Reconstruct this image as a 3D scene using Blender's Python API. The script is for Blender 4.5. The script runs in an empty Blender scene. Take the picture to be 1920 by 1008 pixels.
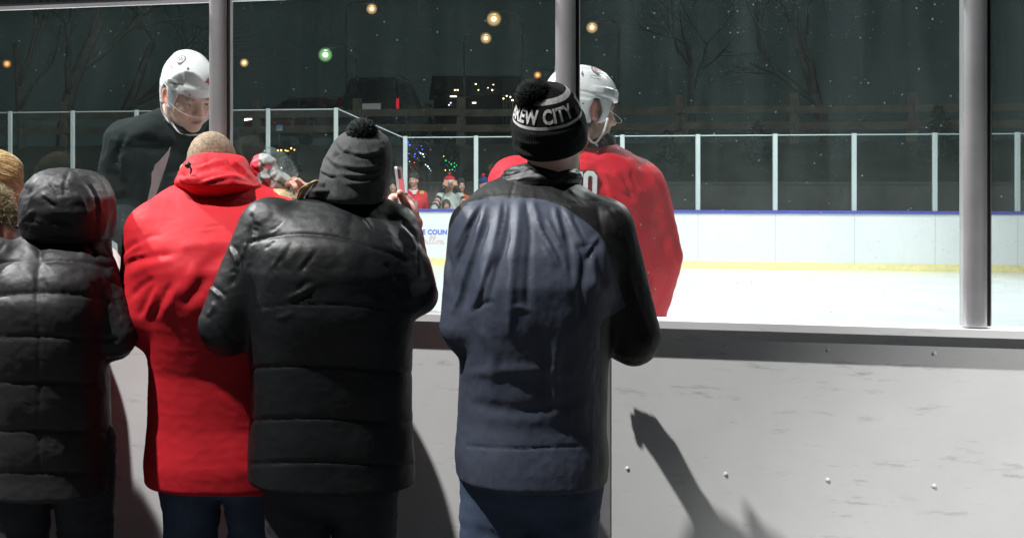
import bpy, bmesh, math, random
import numpy as np
from mathutils import Vector, Matrix, noise as mnoise

S = bpy.context.scene
COL = S.collection
random.seed(7)
RNG = np.random.default_rng(11)
F = 2200.0           # focal length in photograph pixels
CX, CY, CZ = 600.0, 335.0, 1.62


def P(px, py, d):
    return np.array([(px - CX) / F * d, d, CZ - (py - CY) / F * d])


def rad(a):
    return math.radians(a)


def BX(x0, y0, x1, y1, d0, d1):
    q = np.array([P(x, y, d) for x in (x0, x1) for y in (y0, y1) for d in (d0, d1)])
    return q.min(0), q.max(0)


def nrm(v):
    v = np.asarray(v, float)
    return v / (np.linalg.norm(v) + 1e-12)


# ------------------------------------------------------------------ camera
cam = bpy.data.cameras.new('camera')
cam.sensor_width = 36
cam.lens = 36 * F / 1920
cam.shift_x = 360 / 1920
cam.shift_y = -169 / 1920
cam.clip_start = 0.05
cam.clip_end = 3000
camo = bpy.data.objects.new('camera', cam)
COL.objects.link(camo)
camo.location = (0, 0, CZ)
camo.rotation_euler = (rad(90), 0, 0)
S.camera = camo

# ------------------------------------------------------------------ materials
MATS = {}


def newmat(name):
    m = bpy.data.materials.new(name)
    m.use_nodes = True
    nt = m.node_tree
    for n in list(nt.nodes):
        nt.nodes.remove(n)
    out = nt.nodes.new('ShaderNodeOutputMaterial')
    return m, nt, out


def N(nt, t, **kw):
    n = nt.nodes.new(t)
    for k, v in kw.items():
        if k.startswith('_'):
            setattr(n, k[1:], v)
        else:
            n.inputs[k.replace('__', ' ')].default_value = v
    return n


def mat(name, col, rough=0.6, bump=0.0, bscale=200.0, var=0.12, vscale=12.0, metal=0.0, spec=0.5, sheen=0.0,
        attr=None, weave=None, coat=0.0, sss=0.0, bdist=0.002, crease=0.0, cscale=11.0):
    """Procedural principled surface: noise in the colour, noise (or a weave) in the bump; attr = pigment attribute."""
    m, nt, out = newmat(name)
    L = nt.links.new
    b = nt.nodes.new('ShaderNodeBsdfPrincipled')
    b.inputs['Roughness'].default_value = rough
    b.inputs['Metallic'].default_value = metal
    b.inputs['Specular IOR Level'].default_value = spec
    b.inputs['Sheen Weight'].default_value = sheen
    b.inputs['Coat Weight'].default_value = coat
    if sss:
        b.inputs['Subsurface Weight'].default_value = sss
        b.inputs['Subsurface Radius'].default_value = (0.012, 0.005, 0.003)
    tc = nt.nodes.new('ShaderNodeTexCoord')
    nz = N(nt, 'ShaderNodeTexNoise', Scale=vscale, Detail=6.0, Roughness=0.6)
    L(tc.outputs['Object'], nz.inputs['Vector'])
    mr = N(nt, 'ShaderNodeMapRange')
    mr.inputs['From Min'].default_value = 0.3
    mr.inputs['From Max'].default_value = 0.7
    mr.inputs['To Min'].default_value = 1 - var
    mr.inputs['To Max'].default_value = 1 + var
    L(nz.outputs['Fac'], mr.inputs['Value'])
    mul = nt.nodes.new('ShaderNodeVectorMath')
    mul.operation = 'SCALE'
    L(mr.outputs['Result'], mul.inputs['Scale'])
    if attr:
        a = nt.nodes.new('ShaderNodeAttribute')
        a.attribute_name = attr
        L(a.outputs['Color'], mul.inputs[0])
    else:
        mul.inputs[0].default_value = col[:3]
    L(mul.outputs['Vector'], b.inputs['Base Color'])
    if bump:
        bn = N(nt, 'ShaderNodeBump', Strength=bump, Distance=bdist)
        if weave == 'rib':
            w = N(nt, 'ShaderNodeTexWave', Scale=bscale, Distortion=0.6, Detail=2.0)
            w.inputs['Detail Scale'].default_value = 3.0
            uv = nt.nodes.new('ShaderNodeUVMap')
            L(uv.outputs['UV'], w.inputs['Vector'])
            nb = N(nt, 'ShaderNodeTexNoise', Scale=500.0, Detail=3.0)
            L(tc.outputs['Object'], nb.inputs['Vector'])
            ad = nt.nodes.new('ShaderNodeMath')
            ad.operation = 'ADD'
            L(w.outputs['Fac'], ad.inputs[0])
            L(nb.outputs['Fac'], ad.inputs[1])
            L(ad.outputs[0], bn.inputs['Height'])
        else:
            nb = N(nt, 'ShaderNodeTexNoise', Scale=bscale, Detail=5.0, Roughness=0.65)
            L(tc.outputs['Object'], nb.inputs['Vector'])
            L(nb.outputs['Fac'], bn.inputs['Height'])
            if crease:      # crisp small creases of a thin shell fabric
                rd = N(nt, 'ShaderNodeTexNoise', Scale=cscale, Detail=4.0, Roughness=0.55, Distortion=0.9)
                rd.noise_type = 'RIDGED_MULTIFRACTAL'
                rd.normalize = True
                mpc = nt.nodes.new('ShaderNodeMapping')
                mpc.inputs['Scale'].default_value = (1.0, 1.0, 0.62)
                mpc.inputs['Rotation'].default_value = (0, .5, 0)
                L(tc.outputs['Object'], mpc.inputs[0])
                L(mpc.outputs[0], rd.inputs['Vector'])
                b2 = N(nt, 'ShaderNodeBump', Strength=crease, Distance=0.012)
                L(rd.outputs['Fac'], b2.inputs['Height'])
                L(b2.outputs['Normal'], bn.inputs['Normal'])
        L(bn.outputs['Normal'], b.inputs['Normal'])
    L(b.outputs['BSDF'], out.inputs['Surface'])
    MATS[name] = m
    return m


def emit(name, col, s):
    m, nt, out = newmat(name)
    e = N(nt, 'ShaderNodeEmission', Strength=s)
    e.inputs['Color'].default_value = (*col, 1)
    nt.links.new(e.outputs[0], out.inputs['Surface'])
    return m


def glass(name, tint, dust=0.02, streak=0.0, specks=0.0, ior=1.45, edge=False, off=(0, 0, 0)):
    m, nt, out = newmat(name)
    L = nt.links.new
    tr = nt.nodes.new('ShaderNodeBsdfTransparent')
    tr.inputs['Color'].default_value = (*tint, 1)
    gl = N(nt, 'ShaderNodeBsdfGlossy', Roughness=0.02)
    fr = N(nt, 'ShaderNodeFresnel', IOR=ior)
    geo = nt.nodes.new('ShaderNodeNewGeometry')
    # the ray meets the back face from inside: use the plain reflectance there too
    mx = nt.nodes.new('ShaderNodeMixShader')
    L(fr.outputs[0], mx.inputs[0])
    L(tr.outputs[0], mx.inputs[1])
    L(gl.outputs[0], mx.inputs[2])
    bf = nt.nodes.new('ShaderNodeMixShader')
    L(geo.outputs['Backfacing'], bf.inputs[0])
    L(mx.outputs[0], bf.inputs[1])
    L(tr.outputs[0], bf.inputs[2])
    last = bf
    if dust or specks:
        df = N(nt, 'ShaderNodeBsdfDiffuse')
        df.inputs['Color'].default_value = (0.56, 0.72, 0.70, 1)
        tl = N(nt, 'ShaderNodeBsdfTranslucent')
        tl.inputs['Color'].default_value = (0.56, 0.72, 0.70, 1)
        dd = nt.nodes.new('ShaderNodeMixShader')
        dd.inputs[0].default_value = 0.5
        L(df.outputs[0], dd.inputs[1])
        L(tl.outputs[0], dd.inputs[2])
        tc = nt.nodes.new('ShaderNodeTexCoord')
        mp = nt.nodes.new('ShaderNodeMapping')
        mp.inputs['Scale'].default_value = (9, 9, 0.8)
        mp.inputs['Location'].default_value = off
        L(tc.outputs['Object'], mp.inputs['Vector'])
        n1 = N(nt, 'ShaderNodeTexNoise', Scale=1.6, Detail=5.0, Roughness=0.6)
        L(mp.outputs[0], n1.inputs['Vector'])
        n2 = N(nt, 'ShaderNodeTexNoise', Scale=2.2, Detail=4.0)
        L(tc.outputs['Object'], n2.inputs['Vector'])
        r1 = N(nt, 'ShaderNodeMapRange')
        r1.inputs['From Min'].default_value = 0.42
        r1.inputs['From Max'].default_value = 0.75
        r1.inputs['To Min'].default_value = 0
        r1.inputs['To Max'].default_value = streak
        L(n1.outputs['Fac'], r1.inputs['Value'])
        r2 = N(nt, 'ShaderNodeMapRange')
        r2.inputs['From Min'].default_value = 0.3
        r2.inputs['From Max'].default_value = 0.7
        r2.inputs['To Min'].default_value = dust * 0.6
        r2.inputs['To Max'].default_value = dust * 1.4
        L(n2.outputs['Fac'], r2.inputs['Value'])
        s = nt.nodes.new('ShaderNodeMath')
        s.operation = 'ADD'
        L(r1.outputs[0], s.inputs[0])
        L(r2.outputs[0], s.inputs[1])
        fac = s
        if specks:
            for sc, th, sel, amp in ((48, 0.10, 0.90, 0.9), (150, 0.15, 0.60, 0.32), (80, .09, .82, .6)):
                v = N(nt, 'ShaderNodeTexVoronoi', Scale=float(sc))
                L(tc.outputs['Object'], v.inputs['Vector'])
                lt = nt.nodes.new('ShaderNodeMath')
                lt.operation = 'LESS_THAN'
                lt.inputs[1].default_value = th
                L(v.outputs['Distance'], lt.inputs[0])
                sp = nt.nodes.new('ShaderNodeSeparateColor')
                L(v.outputs['Color'], sp.inputs[0])
                gt = nt.nodes.new('ShaderNodeMath')
                gt.operation = 'GREATER_THAN'
                gt.inputs[1].default_value = sel
                L(sp.outputs[0], gt.inputs[0])
                a = nt.nodes.new('ShaderNodeMath')
                a.operation = 'MULTIPLY'
                L(lt.outputs[0], a.inputs[0])
                L(gt.outputs[0], a.inputs[1])
                a2 = nt.nodes.new('ShaderNodeMath')
                a2.operation = 'MULTIPLY_ADD'
                a2.inputs[1].default_value = amp * specks
                L(a.outputs[0], a2.inputs[0])
                L(fac.outputs[0], a2.inputs[2])
                fac = a2
        m2 = nt.nodes.new('ShaderNodeMixShader')
        L(fac.outputs[0], m2.inputs[0])
        L(last.outputs[0], m2.inputs[1])
        L(dd.outputs[0], m2.inputs[2])
        last = m2
    L(last.outputs[0], out.inputs['Surface'])
    return m


M_SKIN = mat('skin', (0.5, 0.3, 0.22), 0.5, 0.15, 300, 0.06, 40, attr='pigment', sss=0.12)
M_NYLON = mat('black_nylon', (0.007, 0.008, 0.009), 0.50, 0.2, 110, 0.15, 8, spec=0.36, bdist=0.003, crease=.30, cscale=9)
M_NYLON_GREY = mat('charcoal_nylon', (0.021, 0.020, 0.022), 0.55, 0.2, 110, 0.15, 8, spec=0.34, bdist=0.003, crease=.32, cscale=12)
M_FLEECE = mat('black_fleece', (0.012, 0.012, 0.013), 0.9, 0.7, 160, 0.25, 30, sheen=0.05)
M_RED = mat('red_softshell', (0.56, 0.018, 0.028), 0.66, 0.3, 700, 0.07, 14, spec=0.18, bdist=0.001, crease=.10, cscale=8)
M_JERSEY = mat('red_jersey_mesh', (0.70, 0.022, 0.040), 0.65, 0.4, 500, 0.05, 10, spec=0.15)
M_BLKJERSEY = mat('black_jersey_mesh', (0.008, 0.012, 0.013), 0.85, 0.4, 500, 0.1, 10, spec=0.12)
M_KNIT = mat('black_knit', (0.008, 0.010, 0.009), 0.95, 1.0, 40, 0.25, 60, spec=.2, weave='rib', bdist=0.003)
M_KNITW = mat('white_knit', (0.74, 0.74, 0.72), 0.9, 1.0, 40, 0.25, 90, weave='rib', bdist=0.003)
M_KNITG = mat('grey_knit', (0.075, 0.080, 0.078), 0.95, 0.35, 46, 0.22, 50, spec=.2, weave='rib', bdist=0.003)
M_YARN = mat('black_yarn', (0.007, 0.009, 0.008), 0.95, 0.3, 300, 0.3, 40, spec=.2)
M_YARNG = mat('charcoal_yarn', (0.022, 0.024, 0.024), 0.95, 0.3, 300, 0.3, 40, spec=.2)
M_HAIRBLOND = mat('blond_hair', (0.46, 0.33, 0.17), 0.5, 0.6, 260, 0.35, 120, spec=0.4)
M_HAIRBROWN = mat('ash_hair', (0.28, 0.22, 0.12), 0.6, 0.8, 200, 0.4, 110)
M_HAIRDARK = mat('dark_hair', (0.06, 0.04, 0.025), 0.6, 0.8, 200, 0.4, 110)
M_HELMET = mat('white_helmet_shell', (0.78, 0.79, 0.80), 0.25, 0.03, 60, 0.03, 10, coat=0.4)
M_VENT = mat('black_vent', (0.02, 0.02, 0.022), 0.5)
M_STRAP = mat('white_strap', (0.72, 0.73, 0.74), 0.5, 0.2, 400)
M_STEEL = mat('brushed_aluminium', (0.62, 0.61, 0.63), 0.38, 0.12, 30, 0.12, 5, metal=0.75)
M_GASKET = mat('black_rubber', (0.012, 0.012, 0.013), 0.5)
M_WHITEPAINT = mat('white_painted_metal', (0.38, 0.44, 0.44), 0.45, 0.05, 40, 0.05, 3)
M_BOARD = mat('white_board_plastic', (0.66, 0.69, 0.68), 0.35, 0.05, 12, 0.05, 1.5)
M_CAP = mat('blue_cap_plastic', (0.07, 0.08, 0.34), 0.4)
M_KICK = mat('yellow_kick_plastic', (0.72, 0.65, 0.32), 0.45)
M_PAPER = mat('white_paper', (0.75, 0.77, 0.78), 0.7, 0.05, 30, 0.03)
M_GREYSHEET = mat('grey_sheet', (0.50, 0.50, 0.52), 0.5, 0.05, 30, 0.08)
M_INKBLUE = mat('blue_lettering', (0.10, 0.16, 0.62), 0.6)
M_INKPINK = mat('pink_lettering', (0.68, 0.50, 0.51), 0.6)
M_WHITECLOTH = mat('white_twill', (0.74, 0.74, 0.73), 0.7, 0.2, 400, 0.05)
M_NAVYCLOTH = mat('dark_twill', (0.08, 0.02, 0.025), 0.7)
M_REDINK = mat('red_decal', (0.50, 0.03, 0.05), 0.4)
M_BLACKINK = mat('black_decal', (0.04, 0.045, 0.06), 0.4)
M_TROUSERS = mat('dark_trousers', (0.025, 0.027, 0.034), 0.85, 0.4, 300, 0.15)
M_JEANS = mat('blue_jeans', (0.05, 0.075, 0.13), 0.85, 0.5, 300, 0.2)
M_BOOTS = mat('black_boots', (0.02, 0.018, 0.017), 0.5, 0.2, 80)


def jacket_mat():
    """two-tone windbreaker: slate blue panel inside the seam, black outside it (attribute 'panel' = distance in to the seam)"""
    m = mat('slate_and_black_windbreaker', (0, 0, 0), 0.56, 0.15, 130, 0.1, 9, attr='pigment', spec=0.35, bdist=0.003, crease=.22, cscale=10)
    nt = m.node_tree
    b = [n for n in nt.nodes if n.type == 'BSDF_PRINCIPLED'][0]
    a = [n for n in nt.nodes if n.type == 'ATTRIBUTE'][0]
    a.attribute_name = 'panel'
    mr = N(nt, 'ShaderNodeMapRange')
    mr.inputs['From Min'].default_value = -0.0008
    mr.inputs['From Max'].default_value = 0.0008
    nt.links.new(a.outputs['Fac'], mr.inputs['Value'])
    mx = nt.nodes.new('ShaderNodeMix')
    mx.data_type = 'RGBA'
    mx.inputs[6].default_value = (0.011, 0.011, 0.012, 1)
    mx.inputs[7].default_value = (0.056, 0.067, 0.098, 1)
    nt.links.new(mr.outputs[0], mx.inputs[0])
    sc = [n for n in nt.nodes if n.type == 'VECT_MATH'][0]
    nt.links.new(mx.outputs[2], sc.inputs[0])
    return m


M_WIND = jacket_mat()
M_VISOR = glass('clear_visor', (0.97, 0.975, 0.985), dust=0.0, ior=1.4)
M_PLASTIC = glass('clear_plastic', (0.85, 0.87, 0.88), dust=0.10, ior=1.5)

# ------------------------------------------------------------------ object helpers
ORG = {}


def thing(name, loc, label, cat, group=None, kind=None):
    o = bpy.data.objects.new(name, None)
    COL.objects.link(o)
    o.location = loc
    o.empty_display_size = 0.1
    ORG[o.name] = np.array(loc, float)
    tag(o, label, cat, group, kind)
    return o


def tag(o, label=None, cat=None, group=None, kind=None):
    if label:
        o['label'] = label
    if cat:
        o['category'] = cat
    if group:
        o['group'] = group
    if kind:
        o['kind'] = kind


def link(name, v, faces, m, parent=None, smooth=True, attrs=None, uvs=None, midx=None, loc=None):
    """ONE mesh object; v in world coordinates, faces a list or (M,4)/(M,3) array."""
    v = np.asarray(v, float)
    org = np.zeros(3)
    if parent is not None:
        org = ORG[parent.name]
    elif loc is not None:
        org = np.array(loc, float)
    me = bpy.data.meshes.new(name)
    vv = v - org
    if isinstance(faces, np.ndarray):
        k = faces.shape[1]
        me.vertices.add(len(vv))
        me.vertices.foreach_set('co', vv.astype(np.float32).ravel())
        me.loops.add(faces.size)
        me.loops.foreach_set('vertex_index', faces.astype(np.int32).ravel())
        me.polygons.add(len(faces))
        me.polygons.foreach_set('loop_start', (np.arange(len(faces)) * k).astype(np.int32))
        me.polygons.foreach_set('loop_total', np.full(len(faces), k, np.int32))
        me.update(calc_edges=True)
    else:
        me.from_pydata([tuple(x) for x in vv], [], faces)
        me.update()
    for x in (m if isinstance(m, (list, tuple)) else [m]):
        me.materials.append(x)
    if midx is not None:
        me.polygons.foreach_set('material_index', np.asarray(midx, np.int32))
    if smooth:
        me.polygons.foreach_set('use_smooth', np.ones(len(me.polygons), bool))
    if attrs:
        for k, a in attrs.items():
            a = np.asarray(a, np.float32)
            if a.ndim == 2:
                at = me.attributes.new(k, 'FLOAT_COLOR', 'POINT')
                c = np.ones((len(a), 4), np.float32)
                c[:, :3] = a
                at.data.foreach_set('color', c.ravel())
            else:
                at = me.attributes.new(k, 'FLOAT', 'POINT')
                at.data.foreach_set('value', a)
    if uvs is not None:
        l = me.uv_layers.new(name='UVMap')
        idx = np.zeros(len(me.loops), np.int32)
        me.loops.foreach_get('vertex_index', idx)
        l.data.foreach_set('uv', np.asarray(uvs, np.float32)[idx].ravel())
    me.validate()
    o = bpy.data.objects.new(name, me)
    COL.objects.link(o)
    if parent is not None:
        o.parent = parent
        ORG[o.name] = org
    else:
        o.location = org
        ORG[o.name] = org
    return o


class MB:
    """collects simple solids into one mesh"""

    def __init__(s):
        s.v, s.f = [], []

    def add(s, v, f):
        n = len(s.v)
        s.v += [tuple(x) for x in v]
        s.f += [tuple(i + n for i in q) for q in f]
        return s

    def obox(s, c, ax, ay, az, hx, hy, hz, bev=0.0):
        """oriented box, corners chamfered along the long edges when bev is set"""
        c, ax, ay, az = map(lambda q: np.asarray(q, float), (c, ax, ay, az))
        if not bev:
            v = [c + ax * hx * i + ay * hy * j + az * hz * k for i in (-1, 1) for j in (-1, 1) for k in (-1, 1)]
            f = [(0, 1, 3, 2), (4, 6, 7, 5), (0, 4, 5, 1), (2, 3, 7, 6), (0, 2, 6, 4), (1, 5, 7, 3)]
            return s.add(v, f)
        pr = []
        for (sx, sy) in ((1, 1), (-1, 1), (-1, -1), (1, -1)):
            a, b = (sx * hx, sy * (hy - bev)), (sx * (hx - bev), sy * hy)
            pr += [a, b] if sx * sy > 0 else [b, a]
        return s.prism([c + ax * x + ay * y for x, y in pr], az, -hz, hz)

    def prism(s, ring, az, z0, z1):
        ring = [np.asarray(r, float) for r in ring]
        n = len(ring)
        az = np.asarray(az, float)
        v = [r + az * z0 for r in ring] + [r + az * z1 for r in ring]
        f = [(i, (i + 1) % n, n + (i + 1) % n, n + i) for i in range(n)] + [tuple(range(n))[::-1], tuple(range(n, 2 * n))]
        return s.add(v, f)

    def tube(s, pts, r, n=10, cap=True):
        pts = [np.asarray(p, float) for p in pts]
        rs = r if isinstance(r, (list, tuple, np.ndarray)) else [r] * len(pts)
        v, f = [], []
        up = np.array([0.13, 0.21, 0.97])
        for i, p in enumerate(pts):
            t = nrm(pts[min(i + 1, len(pts) - 1)] - pts[max(i - 1, 0)])
            a = np.cross(t, up)
            if np.linalg.norm(a) < 1e-3:
                a = np.cross(t, [1, 0, 0])
            a = nrm(a)
            b = np.cross(t, a)
            for k in range(n):
                an = 2 * math.pi * k / n
                v.append(p + (a * math.cos(an) + b * math.sin(an)) * rs[i])
        for i in range(len(pts) - 1):
            for k in range(n):
                f.append((i * n + k, i * n + (k + 1) % n, (i + 1) * n + (k + 1) % n, (i + 1) * n + k))
        if cap:
            f.append(tuple(range(n))[::-1])
            f.append(tuple(range((len(pts) - 1) * n, len(pts) * n)))
        return s.add(v, f)

    def ball(s, c, r, nu=10, nv=7):
        c = np.asarray(c, float)
        r = np.asarray(r, float) * np.ones(3)
        v = [c + r * (0, 0, 1)]
        for j in range(1, nv):
            th = math.pi * j / nv
            for i in range(nu):
                ph = 2 * math.pi * i / nu
                v.append(c + r * (math.sin(th) * math.cos(ph), math.sin(th) * math.sin(ph), math.cos(th)))
        v.append(c - r * (0, 0, 1))
        f = []
        for i in range(nu):
            f.append((0, 1 + i, 1 + (i + 1) % nu))
            for j in range(nv - 2):
                a, b = 1 + j * nu + i, 1 + j * nu + (i + 1) % nu
                f.append((a, a + nu, b + nu, b))
            f.append((len(v) - 1, 1 + (nv - 2) * nu + (i + 1) % nu, 1 + (nv - 2) * nu + i))
        return s.add(v, f)

    def build(s, name, m, parent=None, smooth=False, loc=None):
        return link(name, s.v, s.f, m, parent, smooth, loc=loc)


# ------------------------------------------------------------------ signed distance modelling
def vnoise(p, sc, seed=0):
    """value noise, numpy"""
    q = p * sc + seed * 17.31
    i = np.floor(q).astype(np.int64)
    f = q - i
    f = f * f * (3 - 2 * f)

    def h(a, b, c):
        n = (a * 374761393 + b * 668265263 + c * 2147483647 + seed * 97) & 0x7fffffff
        n = ((n ^ (n >> 13)) * 1274126177) & 0x7fffffff
        return ((n ^ (n >> 16)) & 0xffff) / 65535.0
    r = 0
    for dx in (0, 1):
        for dy in (0, 1):
            for dz in (0, 1):
                w = (f[:, 0] if dx else 1 - f[:, 0]) * (f[:, 1] if dy else 1 - f[:, 1]) * (f[:, 2] if dz else 1 - f[:, 2])
                r = r + w * h(i[:, 0] + dx, i[:, 1] + dy, i[:, 2] + dz)
    return r * 2 - 1


def fbm(p, sc, seed=0, oc=3):
    r, a = 0, 1
    for k in range(oc):
        r = r + a * vnoise(p, sc * 2 ** k, seed + k)
        a *= 0.5
    return r


def sm(a, b, k):
    h = np.clip(0.5 + 0.5 * (b - a) / k, 0, 1)
    return b * (1 - h) + a * h - k * h * (1 - h)


def smax(a, b, k):
    return -sm(-a, -b, k)


def U(k, *fs):
    def g(p):
        r = fs[0](p)
        for f in fs[1:]:
            r = sm(r, f(p), k)
        return r
    return g


def ell(c, r, R=None):
    c, r = np.asarray(c, float), np.asarray(r, float)

    def f(p):
        q = p - c
        if R is not None:
            q = q @ R
        k0 = np.linalg.norm(q / r, axis=1)
        k1 = np.linalg.norm(q / (r * r), axis=1)
        return k0 * (k0 - 1) / (k1 + 1e-9)
    return f


def cap(a, b, ra, rb=None):
    a, b = np.asarray(a, float), np.asarray(b, float)
    rb = ra if rb is None else rb
    ab = b - a
    L = ab @ ab

    def f(p):
        t = np.clip((p - a) @ ab / L, 0, 1)
        return np.linalg.norm(p - a - t[:, None] * ab, axis=1) - (ra + (rb - ra) * t)
    return f


def chain(pts, rs):
    fs = [cap(pts[i], pts[i + 1], rs[i], rs[i + 1]) for i in range(len(pts) - 1)]

    def f(p):
        r = fs[0](p)
        for g in fs[1:]:
            r = np.minimum(r, g(p))
        return r
    return f


def loft(rows, n=2.4, smooth=5):
    """rows of (z, cx, cy, a, b)"""
    T = np.array(sorted(rows), float)
    z = np.linspace(T[0, 0], T[-1, 0], 160)
    C = np.stack([np.interp(z, T[:, 0], T[:, k]) for k in range(1, 5)], 1)
    ker = np.exp(-np.linspace(-2, 2, 2 * smooth + 1) ** 2)
    ker /= ker.sum()
    C = np.stack([np.convolve(np.pad(C[:, k], smooth, mode='edge'), ker, 'valid') for k in range(4)], 1)
    z0, z1 = T[0, 0], T[-1, 0]

    def f(p):
        zz = np.clip(p[:, 2], z0, z1)
        cx, cy, a, b = (np.interp(zz, z, C[:, k]) for k in range(4))
        q = ((np.abs(p[:, 0] - cx) / a) ** n + (np.abs(p[:, 1] - cy) / b) ** n + 1e-9) ** (1 / n)
        r = (q - 1) * np.minimum(a, b)
        return smax(smax(r, p[:, 2] - z1, 0.03), z0 - p[:, 2], 0.015)
    return f


def sil(d, rows, n=2.4):
    out = []
    for (py, xl, xr, b, yo) in rows:
        s = d / F
        out.append((CZ - (py - CY) * s, ((xl + xr) / 2 - CX) * s, d + yo, (xr - xl) / 2 * s, b))
    return loft(out, n)


def frame_mat(yaw, pitch=0, roll=0):
    """rotation taking head axes (side, front, up) to the world; yaw 0 faces +y, positive yaw turns to the viewer's right"""
    return np.array(Matrix.Rotation(rad(-yaw), 3, 'Z') @ Matrix.Rotation(rad(pitch), 3, 'X') @ Matrix.Rotation(rad(roll), 3, 'Y'))


def xf(f, c, R, s=1.0):
    c = np.asarray(c, float)
    return lambda p: f(((p - c) @ R) / s) * s


def mesh_sdf(f, lo, hi, h, B=8):
    lo, hi = np.asarray(lo, float), np.asarray(hi, float)
    nb = np.ceil((hi - lo) / (h * B)).astype(int) + 1
    n = nb * B
    bc = np.stack(np.meshgrid(*[np.arange(k) for k in nb], indexing='ij'), -1).reshape(-1, 3)
    cen = lo + (bc * B + (B - 1) / 2) * h
    fv = f(cen)
    act = np.abs(fv) < B * h * 1.7
    vals = np.empty((len(bc), B ** 3), np.float32)
    vals[:] = np.sign(fv)[:, None]
    off = np.stack(np.meshgrid(*[np.arange(B)] * 3, indexing='ij'), -1).reshape(-1, 3) * h
    ia = np.nonzero(act)[0]
    for k in range(0, len(ia), 400):
        ii = ia[k:k + 400]
        pts = (lo + bc[ii] * B * h)[:, None, :] + off[None]
        vals[ii] = f(pts.reshape(-1, 3)).reshape(len(ii), -1)
    g = vals.reshape(*nb, B, B, B).transpose(0, 3, 1, 4, 2, 5).reshape(*n)
    ins = g < 0
    c = [ins[i:n[0] - 1 + i, j:n[1] - 1 + j, k:n[2] - 1 + k] for i in (0, 1) for j in (0, 1) for k in (0, 1)]
    s = sum(x.astype(np.int8) for x in c)
    cells = np.argwhere((s > 0) & (s < 8))
    idm = np.full(ins.shape, -1, np.int64)
    idm[cells[:, 0], cells[:, 1], cells[:, 2]] = np.arange(len(cells))
    cor = np.array([(i, j, k) for i in (0, 1) for j in (0, 1) for k in (0, 1)])
    cv = np.stack([g[cells[:, 0] + a, cells[:, 1] + b, cells[:, 2] + d] for a, b, d in cor], 1)
    acc = np.zeros((len(cells), 3))
    cnt = np.zeros(len(cells))
    for a in range(8):
        for b in range(a + 1, 8):
            if np.abs(cor[a] - cor[b]).sum() == 1:
                x = (cv[:, a] < 0) != (cv[:, b] < 0)
                den = np.where(x, cv[:, a] - cv[:, b], 1)
                t = np.where(x, cv[:, a] / den, 0)
                acc += np.where(x[:, None], cor[a] + (cor[b] - cor[a]) * t[:, None], 0)
                cnt += x
    v = lo + (cells + acc / cnt[:, None]) * h
    faces = []
    for ax in range(3):
        a, b = (ax + 1) % 3, (ax + 2) % 3
        sl0 = [slice(None)] * 3
        sl1 = [slice(None)] * 3
        sl0[ax], sl1[ax] = slice(0, -1), slice(1, None)
        e = np.argwhere(ins[tuple(sl0)] != ins[tuple(sl1)])
        e = e[(e[:, a] > 0) & (e[:, b] > 0) & (e[:, a] < n[a] - 1) & (e[:, b] < n[b] - 1)]
        if not len(e):
            continue
        fl = ins[tuple(e.T)]
        q = []
        for da, db in ((-1, -1), (0, -1), (0, 0), (-1, 0)):
            k = e.copy()
            k[:, a] += da
            k[:, b] += db
            q.append(idm[tuple(k.T)])
        q = np.stack(q, 1)
        q = np.where(fl[:, None], q, q[:, ::-1])
        faces.append(q)
    faces = np.concatenate(faces)
    faces = faces[(faces >= 0).all(1)]
    for _ in range(2):
        gr = grad(f, v)
        fv = f(v)
        st = np.clip(fv / np.maximum((gr * gr).sum(1), 0.15), -h, h)
        v = v - gr * st[:, None]
    return v, faces


def grad(f, v, e=0.002):
    return np.stack([(f(v + d) - f(v - d)) / (2 * e) for d in np.eye(3) * e], 1)


def normals(f, v, e=0.004):
    g = grad(f, v, e)
    return g / (np.linalg.norm(g, axis=1, keepdims=True) + 1e-9)


def pxof(v):
    return np.stack([CX + F * v[:, 0] / v[:, 1], CY - F * (v[:, 2] - CZ) / v[:, 1]], 1)


def polydist(q, pts):
    """distance to a polyline and the position along it (0..1)"""
    pts = np.asarray(pts, float)
    best = np.full(len(q), 1e9)
    par = np.zeros(len(q))
    side = np.zeros(len(q))
    seg = np.linalg.norm(np.diff(pts, axis=0), axis=1)
    tot, run = seg.sum(), 0
    for i in range(len(pts) - 1):
        ab = pts[i + 1] - pts[i]
        t = np.clip((q - pts[i]) @ ab / (ab @ ab), 0, 1)
        dv = q - pts[i] - t[:, None] * ab
        d = np.linalg.norm(dv, axis=1)
        m = d < best
        best = np.where(m, d, best)
        par = np.where(m, (run + t * seg[i]) / tot, par)
        side = np.where(m, ab[0] * dv[:, 1] - ab[1] * dv[:, 0], side)
        run += seg[i]
    return best, par, np.sign(side)


def crv(pts, n=6):
    """Catmull-Rom through the points"""
    p = [np.asarray(x, float) for x in pts]
    if len(p) < 3:
        return p
    out = []
    for i in range(len(p) - 1):
        a, b, c, d = p[max(i - 1, 0)], p[i], p[i + 1], p[min(i + 2, len(p) - 1)]
        for k in range(n):
            t = k / n
            out.append(0.5 * (2 * b + (c - a) * t + (2 * a - 5 * b + 4 * c - d) * t * t + (3 * b - a - 3 * c + d) * t ** 3))
    out.append(p[-1])
    return out


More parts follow.
